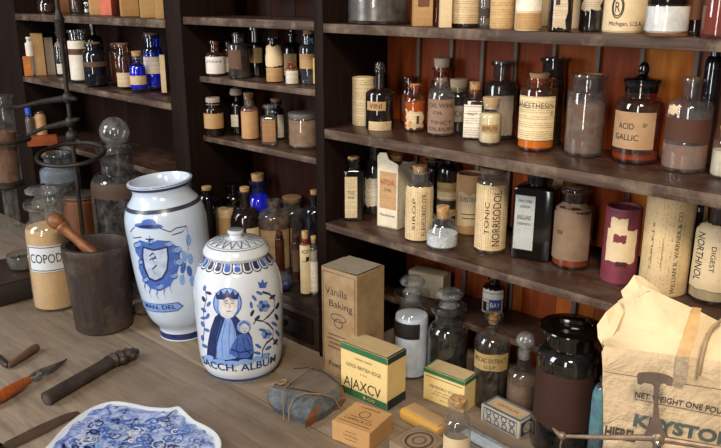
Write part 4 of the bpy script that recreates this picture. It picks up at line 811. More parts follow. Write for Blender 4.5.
# ------------------------------------------------------------------ delft ware
GLZ = plain('d2d8df', .16, c2=(.54, .60, .68), scale=22, bs=.06, coat=.4); GLZB = plain('c3cedb', .16, c2=(.45, .55, .70), scale=18, bs=.06, coat=.4)
B1 = plain('17244f', .3, c2=(.02, .03, .12), scale=90, bs=0.); B2 = plain('3257a8', .3, c2=(.07, .14, .42), scale=90, bs=0.); B3 = plain('84a5d6', .3, c2=(.16, .27, .60), scale=70, bs=0.); BG = plain('3b4353', .3, bs=0.); WG = plain('d5d9de', .25, bs=0.)
class Pot:
    """surface of revolution that can be painted through picture pixels"""
    def __init__(s, rows, xc, yb, mat, lean=0.0, name='', label='', cat='jar', foot=None):
        p = at(xc, yb); hd = Vector((p.x-CAM.x, p.y-CAM.y, 0)).normalized(); R = foot/2*depth(p)/F; c = p+hd*R; s.c = Vector((c.x, c.y, 0)); s.k = depth(c)/F
        s.lean = lean; s.lr = RT
        s.t = thing(name, label, cat, (c.x, c.y, .0003), face(c)); s.rz = face(c)
        s.prof = [(w_/2*s.k, zat(c.x, c.y, py)) for w_, py in rows]; s.mat = mat
        s.b = MB()
    def r(s, z):
        P_ = s.sm
        if z <= P_[0][1]: return P_[0][0]
        for (r0, z0), (r1, z1) in zip(P_, P_[1:]):
            if z0 <= z <= z1: return r0+(r1-r0)*(z-z0)/max(z1-z0, 1e-9)
        return P_[-1][0]
    def smooth(s, n=5):
        P_ = s.prof; o = []
        for i in range(len(P_)-1):
            a, b_, c_, d = P_[max(i-1, 0)], P_[i], P_[i+1], P_[min(i+2, len(P_)-1)]
            for j in range(n):
                t = j/n; q = []
                for e in (0, 1): q.append(.5*((2*b_[e])+(-a[e]+c_[e])*t+(2*a[e]-5*b_[e]+4*c_[e]-d[e])*t*t+(-a[e]+3*b_[e]-3*c_[e]+d[e])*t**3))
                o.append((q[0], q[1]))
        o.append(P_[-1]); o[0] = (o[0][0], 0.0); z = 0
        s.sm = []
        for r, zz in o:
            if zz >= z-1e-6: s.sm.append((r, max(zz, z))); z = max(zz, z)
    def shift(s, z, x=0): return Vector((-s.lean*z, 0, x*s.lean*1.15*min(1, z/.05)))
    def mp(s, u, z, off):
        a = u/s.k/100; r = s.r(z)+off; return Vector((r*math.sin(a), -r*math.cos(a), z))+s.shift(z, r*math.sin(a))
    # u is angle*k*100 ; px2 gives (u, z)
    def px(s, X, Y):
        d = ray(X, Y).normalized(); z = zat(s.c.x, s.c.y, Y)
        lo = None; rot = Matrix.Rotation(-s.rz, 3, 'Z'); o = rot @ (CAM-s.c); dd = rot @ d
        tt = (-o.y-.12)/dd.y; best = None
        for i in range(240):
            P_ = o+dd*(tt+i*.001); Q = P_-s.shift(P_.z, P_.x+s.lean*P_.z); rr = math.hypot(Q.x, Q.y)-s.r(Q.z)
            if best is None or rr < best[0]: best = (rr, Q)
            if rr <= 0: best = (rr, Q); break
        Q = best[1]; return (math.atan2(Q.x, -Q.y)*s.k*100, Q.z)
    def poly(s, pts, m, off=.0003, step=.006): s.b.flat([s.px(*p) for p in pts], s.mp, m, step, off)
    def line(s, pts, w_, m, off=.0005):
        sc_ = s.k*100/s.r(s.prof[len(s.prof)//2][1]) if 0 else 1
        s.b.stroke([s.px(*p) for p in pts], [q*s.k for q in w_] if isinstance(w_, (list, tuple)) else w_*s.k, s.mp, m, .006, off)
    def oval(s, c, rx, ry, m, off=.0003, rot=0):
        ca, sa = math.cos(rot), math.sin(rot)
        s.poly([(c[0]+rx*math.cos(a)*ca-ry*math.sin(a)*sa, c[1]+rx*math.cos(a)*sa+ry*math.sin(a)*ca) for a in [i*math.pi/9 for i in range(18)]], m, off)
    def text(s, st, X0, X1, Y0_, h, m, bold=.0, off=.0006):
        a, z = s.px(X0, Y0_); b_, z2 = s.px(X1, Y0_); zz = z
        vs, fs, (x0, x1, y0, y1) = textmesh(st, bold); bm = bmesh.new(); hh = h*s.k
        q = [bm.verts.new((a+(b_-a)*(x-x0)/(x1-x0), zz+hh*(y-y0)/(y1-y0), 0)) for x, y in vs]
        for f in fs:
            try: bm.faces.new([q[i] for i in f])
            except ValueError: pass
        s.b._lay(bm, s.mp, m, .004, off)
    def ring(s, z0, z1, m, off=.0003, a0=-180, a1=180):
        N = 64; vs = []; fs = []
        for i in range(N+1):
            a = math.radians(a0+(a1-a0)*i/N)*s.k*100
            for j in range(3): vs.append(s.mp(a, z0+(z1-z0)*j/2, off))
        for i in range(N):
            for j in range(2): fs.append((i*3+j, (i+1)*3+j, (i+1)*3+j+1, i*3+j+1))
        s.b.add(vs, fs, m)
    def finish(s, inner=None, seg=72, name='jar_body'):
        vs = []; rows = [(r, z) for r, z in s.sm]
        if inner: rows += inner
        for r, z in rows:
            for i in range(seg):
                a = 2*math.pi*i/seg; vs.append(Vector((max(r, .0005)*math.cos(a), max(r, .0005)*math.sin(a), z))+s.shift(z, r*math.cos(a)))
        fs = [(j*seg+i, j*seg+(i+1) % seg, (j+1)*seg+(i+1) % seg, (j+1)*seg+i) for j in range(len(rows)-1) for i in range(seg)]
        fs.append(tuple(range(seg-1, -1, -1))); fs.append(tuple((len(rows)-1)*seg+i for i in range(seg)))
        s.b.add(vs, fs, s.mat); return s.b.build(name, s.t, sharp=50)

# lidded jar SACCH. ALBUM
J = Pot([(55, 375), (58, 371), (67, 366), (77, 358), (81, 348), (82.5, 338), (84, 318), (85, 300), (85, 288), (82.5, 277), (77, 268), (70, 261), (58, 255)], 243, 381, GLZ, 0, 'drug_jar', 'lidded blue and white jar painted with a crowned saint and SACCH. ALBUM', 'jar', 58)
J.smooth()
zt = J.sm[-1][1]
# scalloped collar band: flutes drawn as tongues
zl, zh = J.px(246, 274.5)[1], J.px(246, 260)[1]; hb = zh-zl
for i in range(22):
    a0 = i*2*math.pi/22; a0 = a0 if a0 < math.pi else a0-2*math.pi
    for wd, e, tp, m, off in ((.1426, 0, 1.0, B1, .0002), (.122, .10, .99, WG, .0004), (.084, .20, .93, [B2, BG, B1][i % 3], .0006)):
        pts = []; cy = zl+hb*(.28+e*.3); ry = hb*(.28-e*.7)
        for j in range(9):
            q = math.pi+math.pi*j/8; pts.append(((a0+wd*math.cos(q))*J.k*100, cy+ry*math.sin(q)))
        pts += [((a0+wd*.97)*J.k*100, zl+hb*tp), ((a0-wd*.97)*J.k*100, zl+hb*tp)]
        J.b.flat(pts, J.mp, m, .006, off)
# halo, saint
J.oval((227.5, 303), 14.5, 15.5, B2, .0002); J.oval((227.5, 303), 13.2, 14.2, B3, .0004)
cloak = [(221, 312), (215, 317), (211, 329), (208, 344), (207, 355), (212, 360), (222, 361), (236, 362), (252, 361), (254, 352), (252, 338), (246, 327), (238, 318), (233, 313)]
J.poly(cloak, B1, .0003)
J.poly([(226, 316), (222, 328), (218, 342), (216, 358), (226, 360), (236, 358), (238, 345), (235, 328), (230, 316)], B3, .0005)
for q in ([(222, 320), (217, 340), (217, 358)], [(226, 320), (222, 340), (223, 358)], [(230, 322), (229, 340), (230, 357)], [(234, 326), (235, 340)]): J.line(q, 1.0, B2, .0007)
J.poly([(219, 300), (219, 310), (222, 316), (227, 319), (233, 317), (237, 310), (238, 300), (234, 296), (223, 296)], WG, .0006)
J.oval((229, 305), 6, 8, plain('d8d4d2', .3, bs=0.), .0008)
for q in ([(225, 303), (228, 303)], [(231, 303), (234, 303)], [(229.5, 303), (230.5, 307), (229, 308)], [(227, 311), (231, 311)], [(224, 301), (228, 300.5)], [(231, 300.5), (234, 301)]): J.line(q, .7, B1, .001)
J.line([(219, 300), (218, 309), (221, 316)], 1.0, B2, .0009); J.line([(238, 300), (238, 309), (235, 316)], 1.0, B2, .0009)
J.poly([(217, 299), (216, 292), (219, 295), (221, 290), (224, 294), (227, 289), (230, 294), (233, 290), (235, 295), (239, 292), (238, 299)], B1, .0008)
# child
J.oval((244, 326.5), 7, 6.5, B3, .0006); J.oval((244.5, 328.5), 4.2, 4.8, WG, .0009); J.line([(239, 325), (244, 321.5), (249, 325)], 1.6, B2, .0008)
for q in ([(242.5, 328), (243.5, 328)], [(245.5, 328), (246.5, 328)], [(243.5, 331), (245.5, 331)]): J.line(q, .6, B1, .0011)
J.poly([(238, 335), (232, 345), (229, 353), (236, 357), (248, 358), (254, 352), (252, 340), (248, 334), (243, 333)], B2, .0007)
for q in ([(238, 338), (236, 350), (240, 356)], [(243, 337), (244, 348), (250, 354)], [(231, 349), (240, 352), (252, 350)], [(247, 338), (250, 346)]): J.line(q, 1.3, B1, .0009)
for x_, y_, rx in ((208, 358, 6), (218, 362, 8), (232, 363.5, 8), (246, 362, 8), (258, 359, 6), (265, 356, 4)): J.oval((x_, y_), rx, 3, B3, .0006)
# flower scrolls right and left
def sprig(P_, pts, m=B1, w_=1.3): P_.line(pts, w_, m, .0006)
sprig(J, [(262, 361), (262, 350), (266, 343), (272, 338), (273, 330), (268, 324), (262, 321), (268, 316), (274, 309), (274, 300), (269, 294), (262, 292)], w_=2.2)
sprig(J, [(262, 321), (256, 320), (253, 324)], w_=1.6); sprig(J, [(272, 338), (277, 345)], w_=1.6)
for x_, y_, a in ((259, 293, .4), (254, 298, .9), (251, 305, 1.4), (252, 313, 2.0), (257, 318, 2.4), (272, 297, 2.5), (277, 306, 2.0), (276, 317, 1.2), (274, 324, .6), (277, 333, 1.0), (275, 342, 2.2), (268, 348, 2.6), (258, 346, .6), (257, 353, .2), (266, 355, 2.8), (262, 330, .2)):
    J.oval((x_, y_), 3.6, 1.5, B1 if (x_+y_) % 2 else B2, .0005, a)
for cx, cy, r in ((263, 306, 5.5), (266, 334, 4.5)):
    for i in range(6): J.oval((cx+r*.75*math.cos(i*1.047), cy+r*.75*math.sin(i*1.047)), r*.45, r*.38, B3 if i % 2 else B2, .0007)
    J.oval((cx, cy), r*.36, r*.36, B1, .0009)
J.poly([(259, 288), (257, 281), (260, 283), (262, 279), (264, 283), (267, 281), (265, 288)], B2, .0006)
for x_, y_, a in ((205, 288, 1.8), (209, 293, .4), (204, 299, 1.2), (209, 304, 2.2), (204, 310, .8), (208, 316, 2.0), (203, 324, 1.2), (207, 330, .4), (203, 338, 1.4), (205, 346, .6), (204, 318, 0)):
    J.oval((x_, y_), 3.0, 1.5, B1 if y_ % 2 else B2, .0006, a)
sprig(J, [(205, 285), (207, 298), (204, 312), (205, 328), (203, 345)], w_=1.2)
zc_ = J.px(240, 371.5)[1]
J.b.text('SACCH. ALBUM', (math.radians(-7)*J.k*100, zc_+.0066), math.radians(118)*J.k*100, .0122, J.mp, B1, 0, .0007, .004, .012)
zf = J.sm[0][1]; J.ring(.003, .0095, B1); J.ring(.0045, .008, B2, .0005)
LW = J.sm[-1][0]
J.finish([(LW*.94, zt+.0005), (LW*.9, zt-.004), (.001, zt-.004)])
# lid
c = J.c; k = J.k; Z = lambda py: zat(c.x, c.y, py); b = MB()
lp = [(27*k, Z(256)), (30*k, Z(255)), (31.5*k, Z(252)), (31*k, Z(249)), (29*k, Z(246.5)), (28.5*k, Z(245)), (25*k, Z(242.5)), (18*k, Z(240.5)), (9*k, Z(239.5)), (6*k, Z(239)), (5.8*k, Z(236)), (7.5*k, Z(234)), (7.5*k, Z(232.3)), (5.5*k, Z(231)), (.0005, Z(231))]
z0 = zt+.0008-lp[0][1]; lp = [(r, z+z0) for r, z in lp]
b.lathe(lp, GLZ, 64)
def lidz(r):
    for (r0, q0), (r1, q1) in zip(lp[5:], lp[6:]):
        if r1 <= r <= r0: return q0+(q1-q0)*(r0-r)/(r0-r1)
    return lp[5][1]
def ml(u, v, off): r = v; return Vector((r*math.sin(u), -r*math.cos(u), lidz(r)+off))
for rr, w_ in ((27.5*k, .0009), (25.6*k, .0005), (12*k, .0008)): b.stroke([(a*math.pi/36, rr) for a in range(-36, 37)], w_, ml, BG, 0, .0006)
N = 9
for i in range(-N, N):
    a0, a1, a2 = i*math.pi/N, (i+.5)*math.pi/N, (i+1)*math.pi/N
    def seg_(p_, q_): return [(p_[0]+(q_[0]-p_[0])*j/4, p_[1]+(q_[1]-p_[1])*j/4) for j in range(5)]
    for p_, q_ in (((a0, 13*k), (a1, 25*k)), ((a1, 25*k), (a2, 13*k))):
        pts = seg_(p_, q_)
        for j in range(4):
            (u0, v0), (u1, v1) = pts[j], pts[j+1]; w2 = .0006/((v0+v1)/2)
            b.add([ml(u0-w2, v0, .0006), ml(u0+w2, v0, .0006), ml(u1+w2, v1, .0006), ml(u1-w2, v1, .0006)], [(0, 1, 2, 3)], BG)
b.lathe([(6.8*k, lp[-2][1]+.0002), (5*k, lp[-2][1]+.0012), (.0005, lp[-2][1]+.0014)], plain('6b7583', .3, bs=0.), 32)
b.build('lid', J.t, loc=(0, 0, .0002))
# tall open drug jar
K_ = Pot([(46, 332), (45, 328), (46, 321), (59, 311), (67, 297), (71.5, 280), (74, 262), (75, 240), (76, 222), (74, 210), (67, 201), (57, 194), (53, 189), (55, 184), (60, 181), (60, 179)], 184.5, 341, GLZB, .075, 'tall_drug_jar', 'tall open blue and white jar painted with a crested shield', 'jar', 46)
K_.smooth()
K_.b = MB()
K_.ring(.002, .012, B1); K_.ring(zat(K_.c.x, K_.c.y, 203), zat(K_.c.x, K_.c.y, 199.5), BG)
zt = K_.sm[-1][1]; K_.ring(zt-.0085, zt-.0005, B1, .0005)
# hat
K_.oval((149, 226), 14, 3.2, B2, .0004, .05); K_.oval((149, 222.5), 7, 3.4, B2, .0006); K_.oval((149, 226.5), 11, 1.6, B1, .0008)
K_.line([(135, 227), (131, 232), (134, 238), (142, 237)], .9, B1); K_.line([(160, 228), (170, 232), (176, 228), (186, 226), (182, 232), (172, 235)], .9, B1); K_.line([(186, 227), (188, 236), (187, 246)], .9, B1)
for x_, y_, a in ((188, 240, 1.5), (184, 256, 1.3), (190, 259, 1.5), (183, 268, 1.8), (189, 271, 1.4), (182, 280, 1.5), (192, 281, 1.5)): K_.oval((x_, y_), 5.5, 2.6, B2 if x_ % 2 else B3, .0005, a)
K_.line([(188, 246), (187, 256), (184, 268), (183, 280)], .8, B1)
# mantling and shield
mant = [(140, 240), (135, 245), (136, 252), (140, 258), (139, 268), (143, 278), (150, 288), (160, 291), (170, 286), (176, 276), (180, 264), (180, 252), (175, 245), (168, 241), (158, 240), (150, 243)]
K_.poly(mant, B2, .0003)
for cx, cy, r in ((138, 245, 4), (177, 250, 5), (179, 262, 5), (174, 276, 4), (142, 262, 3.4), (146, 280, 3.5), (169, 244, 4), (160, 287, 4), (151, 242, 3)):
    K_.oval((cx, cy), r, r*.8, B3, .0005); K_.line([(cx+r*math.cos(a)*.8, cy+r*math.sin(a)*.7) for a in [j*.7 for j in range(8)]], 1.0, B1, .0008)
K_.poly([(143, 246), (154, 249), (168, 246), (169, 258), (168, 270), (163, 279), (156, 282), (149, 279), (144, 268), (142, 256)], B1, .0007)
K_.poly([(144.5, 248), (154, 251), (166.5, 248), (167.5, 258), (166.5, 269), (162, 277), (156, 280), (150, 277), (146, 267), (144, 256)], plain('b9c9e2', .3, bs=0.), .0009)
K_.line([(150, 256), (153, 253), (156, 256), (153, 260), (157, 265), (153, 269), (156, 274)], [1, 1.6, 2, 1.8, 2.2, 1.5, .8], B1, .0012); K_.line([(150, 260), (153, 258), (157, 258)], 1, B1, .0012)
K_.line([(150, 236), (150, 246)], 1.1, B1, .001); K_.line([(146, 239), (154, 239)], 1.1, B1, .001)
for x_, y_ in ((146, 288), (151, 293), (158, 295), (165, 293), (171, 288)): K_.line([(x_, y_-6), (x_-1, y_), (x_+1, y_+5)], [2.4, 1.6, .5], B2, .0006)
# ribbon
K_.poly([(143, 300), (143, 307), (178, 311), (184, 306), (178, 302)], B2, .0004); K_.poly([(144, 301), (144, 306), (177, 310), (182, 306), (177, 303)], B3, .0006)
K_.text('MAN. DEL', 147, 176, 306.5, 4.6, B1, .01, .0011)
R_ = K_.sm[-1][0]
K_.finish([(R_*.93, zt+.001), (R_*.86, zt-.004), (R_*.80, zt-.02), (R_*.9, zt-.045), (R_*.5, zt-.09), (.001, zt-.09)])

# plaque
out = [(45, 448), (60, 431), (75, 418), (93, 407), (112, 401.5), (130, 403), (150, 407), (168, 408), (179, 406.5), (186, 412), (195, 420), (207, 426), (217, 433), (222, 443), (219, 458), (208, 474), (196, 484), (192, 500), (170, 512), (140, 514), (118, 524), (92, 524), (66, 512), (40, 512), (14, 500), (8, 486), (20, 470)]
c = at(130, 458, .0); P_ = [at(x_, y_, .009)-c for x_, y_ in out]; P_ = [Vector((q.x, q.y, 0)) for q in P_]
cr = []
for i in range(len(P_)):
    a, b_, c_, d = P_[i-1], P_[i], P_[(i+1) % len(P_)], P_[(i+2) % len(P_)]
    for j in range(4):
        u = j/4; cr.append(.5*((2*b_)+(-a+c_)*u+(2*a-5*b_+4*c_-d)*u*u+(-a+3*b_-3*c_+d)*u**3))
t = thing('delft_plaque', 'wavy-edged white ceramic plaque with blue scrollwork lying on the bench', 'plaque', (c.x, c.y, .0003))
def inset(d):
    n = len(cr); o = []
    for i in range(n):
        tg = (cr[(i+1) % n]-cr[i-1]).normalized(); o.append(cr[i]+Vector((tg.y, -tg.x, 0))*d)
    return o
area_ = sum(cr[i-1].x*cr[i].y-cr[i].x*cr[i-1].y for i in range(len(cr))); sg = -1 if area_ > 0 else 1
b = MB(); n = len(cr); rows = [(0.002, 0), (0, .003), (0, .008), (.0015, .0098), (.004, .0098), (.007, .0088)]; vs = []
for d, z in rows: vs += [q+Vector((0, 0, z)) for q in inset(d*sg)]
fs = []
for j in range(len(rows)-1):
    for i in range(n):
        a, b_ = j*n+i, j*n+(i+1) % n; fs.append((a, b_, b_+n, a+n) if sg < 0 else (b_, a, a+n, b_+n))
b.add(vs, fs, GLZ); top_ = [(q.x, q.y) for q in inset(.0068*sg)]
mtop = lambda u, v, off: Vector((u, v, .0088+off))
b.flat(top_, mtop, GLZ, 0, 0); b.flat([(q.x, q.y) for q in inset(.002*sg)], lambda u, v, off: Vector((u, v, 0)), GLZ, 0, 0)
# painted field
tt = NT('delft_painting'); v = tt.coord('Object'); n1 = tt.noise(v, 26, 4, .6, .38, .62, 2.2); n2 = tt.noise(v, 60, 3, .6, .42, .6, 3.); n3 = tt.noise(v, 42, 3, .6, .56, .66, 1.5)
cc_ = tt.mix(n1, lin('b9c4de'), lin('3350a0')); cc_ = tt.mix(tt.math('MULTIPLY', n2, .55), cc_, lin('8ea4d2')); cc_ = tt.mix(n3, cc_, lin('1b2550')); tt.bsdf(cc_, .2, .5, coat=.3); PAINT = tt.m
rnd = random.Random(5); fin = inset(.010*sg); field = []
for i, q in enumerate(fin): field.append((q.x*(1+.03*math.sin(i*1.3)), q.y*(1+.03*math.sin(i*1.7))))
b.flat(field, mtop, PAINT, 0, .0003)
def pl(px, py): q = at(px, py, .009)-c; return (q.x, q.y)
for i in range(120):
    X, Y = rnd.uniform(70, 198), rnd.uniform(414, 452)
    q = pl(X, Y); inside = (X-65)*.0 == 0 and Y > (448-(X-45)*.95 if X < 93 else 405+(X > 180)*(X-180)*.75)+13
    if not inside: continue
    r = rnd.uniform(.004, .013); a0 = rnd.uniform(0, 6.28); sgn = rnd.choice((-1, 1)); pts = [(q[0]+r*(1-j/13)*math.cos(a0+sgn*j*.62), q[1]+r*(1-j/13)*math.sin(a0+sgn*j*.62)) for j in range(12)]
    b.stroke(pts, [rnd.uniform(.0009, .0026)]*12, mtop, rnd.choice((B1, B2, WG, B3, B2)), 0, .0005+i*.00001)
b.build('plaque_body', t)

# ------------------------------------------------------------------ tools on the bench
def rodpart(t, A, B_, prof, m, name, seg=20, flatz=1.0):
    A, B_ = Vector(A), Vector(B_); d = B_-A; L = Vector(t.location)
    o = MB(); o.tube([A+d*a-L for a, r in prof], [r for a, r in prof], m, seg)
    if flatz != 1:
        for v in o.v: v.z = (v.z-(A.z-L.z))*flatz+(A.z-L.z)
    return o.build(name, t)
A, B_ = at(46, 399, .0105), at(112, 361, .0105)
t = thing('iron_tube_tool', 'dark iron tube with a knobbly carved end lying on the bench', 'tool', tuple(Vector((A.x, A.y, .0003))))
IR = plain('4c3f36', .5, .35, c2=(.03, .022, .018), scale=50)
rodpart(t, A, B_, [(0, .0098), (.01, .0102), (.97, .0098), (.985, .0112), (1.0, .0098)], IR, 'tube_barrel'); 
C_ = at(138, 351, .010)
rodpart(t, B_, C_, [(0, .010), (.08, .0125), (.2, .0100), (.32, .0130), (.45, .0095), (.6, .0115), (.75, .0075), (.88, .0062), (1, .004)], IR, 'carved_end')
b = MB(); dv = (C_-B_); L = Vector(t.location)
for a, s_, r in ((-.05, 1, .007), (.3, -1, .008), (.42, 1, .007), (.68, -1, .006), (.9, 1, .0045), (.62, 1, .006)): b.sphere(B_+dv*a+Vector((-dv.y, dv.x, 0)).normalized()*s_*.008-L, r, IR, 12)
b.build('scroll_ornament', t)
dA = (A-B_).normalized(); MB().tube([A+dA*.0002-L, A+dA*.0006-L], [.0065, .0065], plain('7a746c', .3, .8), 20).build('end_plug', t)
# knife with orange handle
A, B_, C_ = at(-12, 404, .009), at(29, 380, .010), at(67, 358, .004)
t = thing('spatula_knife', 'short pointed blade with an orange wooden handle at the left edge', 'knife', (A.x, A.y, .0003))
rodpart(t, A, B_, [(0, .0065), (.25, .0085), (.55, .0088), (.85, .0072), (.95, .006), (1, .006)], wood('b05a1c', '7c3a10', .35, 0, 2., 1.), 'handle')
D_ = B_+(C_-B_)*.30; rodpart(t, B_, D_, [(0, .0055), (.2, .005), (.3, .0062), (.6, .0072), (.9, .006), (1, .005)], plain('b0a898', .25, .9), 'ferrule')
b = MB(); L = Vector(t.location); d = (C_-D_); nx = Vector((-d.y, d.x, 0)).normalized()
def bl(a, w2, z): q = D_+d*a-L; return [q+nx*w2+Vector((0, 0, z-q.z)), q+Vector((0, 0, z+.0014-q.z)), q-nx*w2+Vector((0, 0, z-q.z)), q+Vector((0, 0, z-.0008-q.z))]
rws = [bl(0, .009, .0085), bl(.15, .0115, .0078), bl(.5, .008, .005), bl(.85, .003, .0025), bl(1, .0003, .002)]
vs = [v for r in rws for v in r]; fs = [(j*4+i, j*4+(i+1) % 4, (j+1)*4+(i+1) % 4, (j+1)*4+i) for j in range(4) for i in range(4)]+[(3, 2, 1, 0), (16, 17, 18, 19)]
b.add(vs, fs, plain('5a534d', .35, .8)); b.build('blade', t)
# file with black end
A, B_ = at(2, 446, .006), at(78, 411, .003)
t = thing('flat_file', 'flat brown tapering file with a black handle end, lower left', 'file', (A.x, A.y, .0003))
b = MB(); L = Vector(t.location); d = B_-A; nx = Vector((-d.y, d.x, 0)).normalized(); vs = []
for a, w2, h in ((0, .006, .003), (.1, .0095, .004), (.5, .0105, .004), (.85, .008, .0035), (1.0, .003, .0018)):
    q = A+d*a-L; q.z = 0; vs += [q-nx*w2, q+nx*w2, q+nx*w2*.9+Vector((0, 0, h)), q-nx*w2*.9+Vector((0, 0, h))]
b.add(vs, [(j*4+i, j*4+(i+1) % 4, (j+1)*4+(i+1) % 4, (j+1)*4+i) for j in range(4) for i in range(4)]+[(3, 2, 1, 0), (16, 17, 18, 19)], plain('5e4a3c', .5, .4)); b.build('file_blade', t)
E_ = A-d.normalized()*.05; rodpart(t, Vector((E_.x, E_.y, .0065)), Vector((A.x, A.y, .0065)), [(0, .005), (.3, .0062), (.8, .006), (1, .004)], BLACK, 'handle')
# small wooden tool behind the knife
A, B_ = at(8, 366, .007), at(38, 346, .007)
t = thing('wooden_handle_tool', 'short brown rounded wooden handle lying behind the orange knife', 'tool', (A.x, A.y, .0003))
rodpart(t, A, B_, [(0, .003), (.1, .0045), (.5, .006), (.85, .0068), (.96, .0055), (1, .002)], plain('6b4c3a', .6), 'handle')
A2 = at(-8, 352, .006); rodpart(t, A2, A, [(0, .003), (.5, .0055), (.9, .005), (1, .003)], plain('2e2018', .5), 'head')

# ------------------------------------------------------------------ tied stone bundle
p = at(308, 424); hd = Vector((FW.x, FW.y, 0)).normalized(); c = at(306, 402, 0)
t = thing('tied_bundle', 'lumpy blue-grey parcel tied with string, flat top, in front of the tall carton', 'bundle', (c.x, c.y, .0003))
def pt(px, py, z): q = at(px, py, z); return Vector((q.x-c.x, q.y-c.y, z))
low = [pt(x_, y_, 0) for x_, y_ in ((269, 401), (275, 412), (288, 419), (306, 426), (324, 419), (342, 404), (345, 392), (330, 380), (305, 374), (280, 382))]
mid = [pt(x_, y_, .012) for x_, y_ in ((266, 396), (273, 407), (288, 413), (307, 420), (325, 412), (344, 398), (343, 388), (328, 377), (305, 372), (279, 380))]
hi = [pt(x_, y_, .026) for x_, y_ in ((272, 388), (284, 391), (297, 394), (315, 400), (328, 393), (338, 386), (334, 378), (322, 371.5), (304, 370), (284, 374))]
BS = plain('5f6366', .4, c2=(.035, .045, .06), scale=75, bs=1.0); BT = plain('6d6056', .8, c2=(.09, .065, .05), scale=30, bs=.5)
b = MB(); n = 10; vs = low+mid+hi
fs = [(j*n+i, j*n+(i+1) % n, (j+1)*n+(i+1) % n, (j+1)*n+i) for j in range(2) for i in range(n)]+[tuple(range(n-1, -1, -1))]
b.add(vs, fs, BS); cen = sum(hi, Vector())/n+Vector((0, 0, .003)); b.add(hi+[cen], [(i, (i+1) % n, n) for i in range(n)], BT)
b.build('parcel_body', t, sharp=25)
b = MB(); TC = plain('86502f', .7)
q = [pt(306, 427, .001), pt(342, 405, .001), pt(346, 396, .012), pt(343, 386, .020), pt(313, 409, .019), pt(306, 420, .013)]
o_ = Vector((.0022, -.0034, .0004))
b.add([v+o_ for v in q]+[v+o_+Vector((-.0006, .0006, 0)) for v in q], [(0, 1, 2, 5), (5, 2, 3, 4), (11, 8, 7, 6), (10, 9, 8, 11)], TC); b.build('terracotta_flap', t, sharp=20)
STR = plain('8a7458', .8); b = MB()
def strpts(l): return [pt(*q)+Vector((0, 0, .001)) for q in l]
b.tube(strpts([(284, 421, .0), (283.5, 410, .014), (283, 392, .0275), (290, 384, .031), (304, 374, .031), (312, 368, .027)]), .0009, STR, 6)
b.tube(strpts([(289, 422, .0), (289, 410, .016), (294, 399, .0285), (305, 394, .031), (320, 395, .030), (334, 398, .02), (341, 411, .001)]), .0009, STR, 6)
b.tube(strpts([(264, 388, .016), (274, 385, .027), (286, 380, .031)]), .0012, STR, 6); b.build('string', t)
b = MB(); kc = pt(283, 384, .029)
for i in range(5):
    a0 = i*1.1; b.tube([kc+Vector((.006*math.cos(a0+j*.6), .006*math.sin(a0+j*.6), .002*math.sin(j+i)+.001*i)) for j in range(8)], .0011, STR, 6)
b.build('string_knot', t)
MB().tube(strpts([(286, 388, .030), (298, 390, .0285), (318, 394, .030)]), .0007, plain('141c2c', .6), 6).tube(strpts([(293, 369.5, .026), (308, 368.5, .027), (325, 373, .0265), (336, 383, .025), (338, 394, .018)]), .0008, plain('141c2c', .6), 6).build('dark_cord', t)

# ------------------------------------------------------------------ paper bag and balance
th = math.radians(24.5); bx = Vector((math.cos(th), math.sin(th), 0)); bn = Vector((math.sin(th), -math.cos(th), 0)); B0 = Vector((.493, -.072, 0))
def onbag(px, py, off=0):
    d = ray(px, py); o = B0+bn*off; return CAM+d*((o-CAM).dot(bn)/d.dot(bn))
c = Vector((.55, -.03, .0))
t = thing('paper_bag', 'large torn cream paper bag printed KEYSTONE leaning at the lower right', 'paper bag', (c.x, c.y, .0003), th)
Mi = (Matrix.Translation(Vector(t.location)) @ Matrix.Rotation(th, 4, 'Z')).inverted()
tm = NT('bag_paper'); v = tm.coord(); n1 = tm.noise(v, 22, 5, .6, .3, .7, 1.); n2 = tm.noise(v, 70, 4, .6, .3, .7)
tm.bsdf(tm.mix(tm.math('MULTIPLY', n1, .5), lin('cdb898'), lin('ab9274')), .8, .25, 0, tm.math('ADD', n1, tm.math('MULTIPLY', n2, .3)), .8, .004); BAG = tm.m
tm = NT('bag_paper_lit'); v = tm.coord(); n1 = tm.noise(v, 18, 5, .6, .3, .7, 1.5)  # paler copy of the bag paper: light on the up-facing top put into colour
tm.bsdf(tm.mix(tm.math('MULTIPLY', n1, .35), lin('dac6a0'), lin('c0a274')), .8, .25, 0, n1, .35, .004); BAGT = tm.m
cols = [(604, 608), (622, 622), (645, 645), (668, 668), (692, 692), (721, 721), (760, 760), (800, 800)]
front = []
for i, (x_, _) in enumerate(cols):
    yr = 346+.13*(x_-604)
    base = onbag(x_, 440); base.z = 0.0
    front.append([base, onbag(x_, 448+.16*(x_-604)), onbag(x_-1, 400+.14*(x_-604)), onbag(x_-2, yr+6, .002), onbag(x_, yr, -.001)])
tops = [aty(x_, y_, Y) for x_, y_, Y in ((603, 340, -.040), (618, 301, .000), (642, 285, -.004), (668, 297, -.006), (697, 310, -.006), (724, 324, -.004), (760, 340, -.002), (800, 358, .0))]
midt = [aty(x_, y_, Y) for x_, y_, Y in ((602, 343, -.052), (611, 325, -.030), (642, 318, -.030), (668, 327, -.033), (695, 338, -.030), (722, 346, -.02), (760, 358, -.012), (800, 370, -.008))]
b = MB(); W2 = len(cols)
rowsF = [[Mi @ f[j] for f in front] for j in range(5)]; rT = [[Mi @ q for q in midt], [Mi @ q for q in tops]]
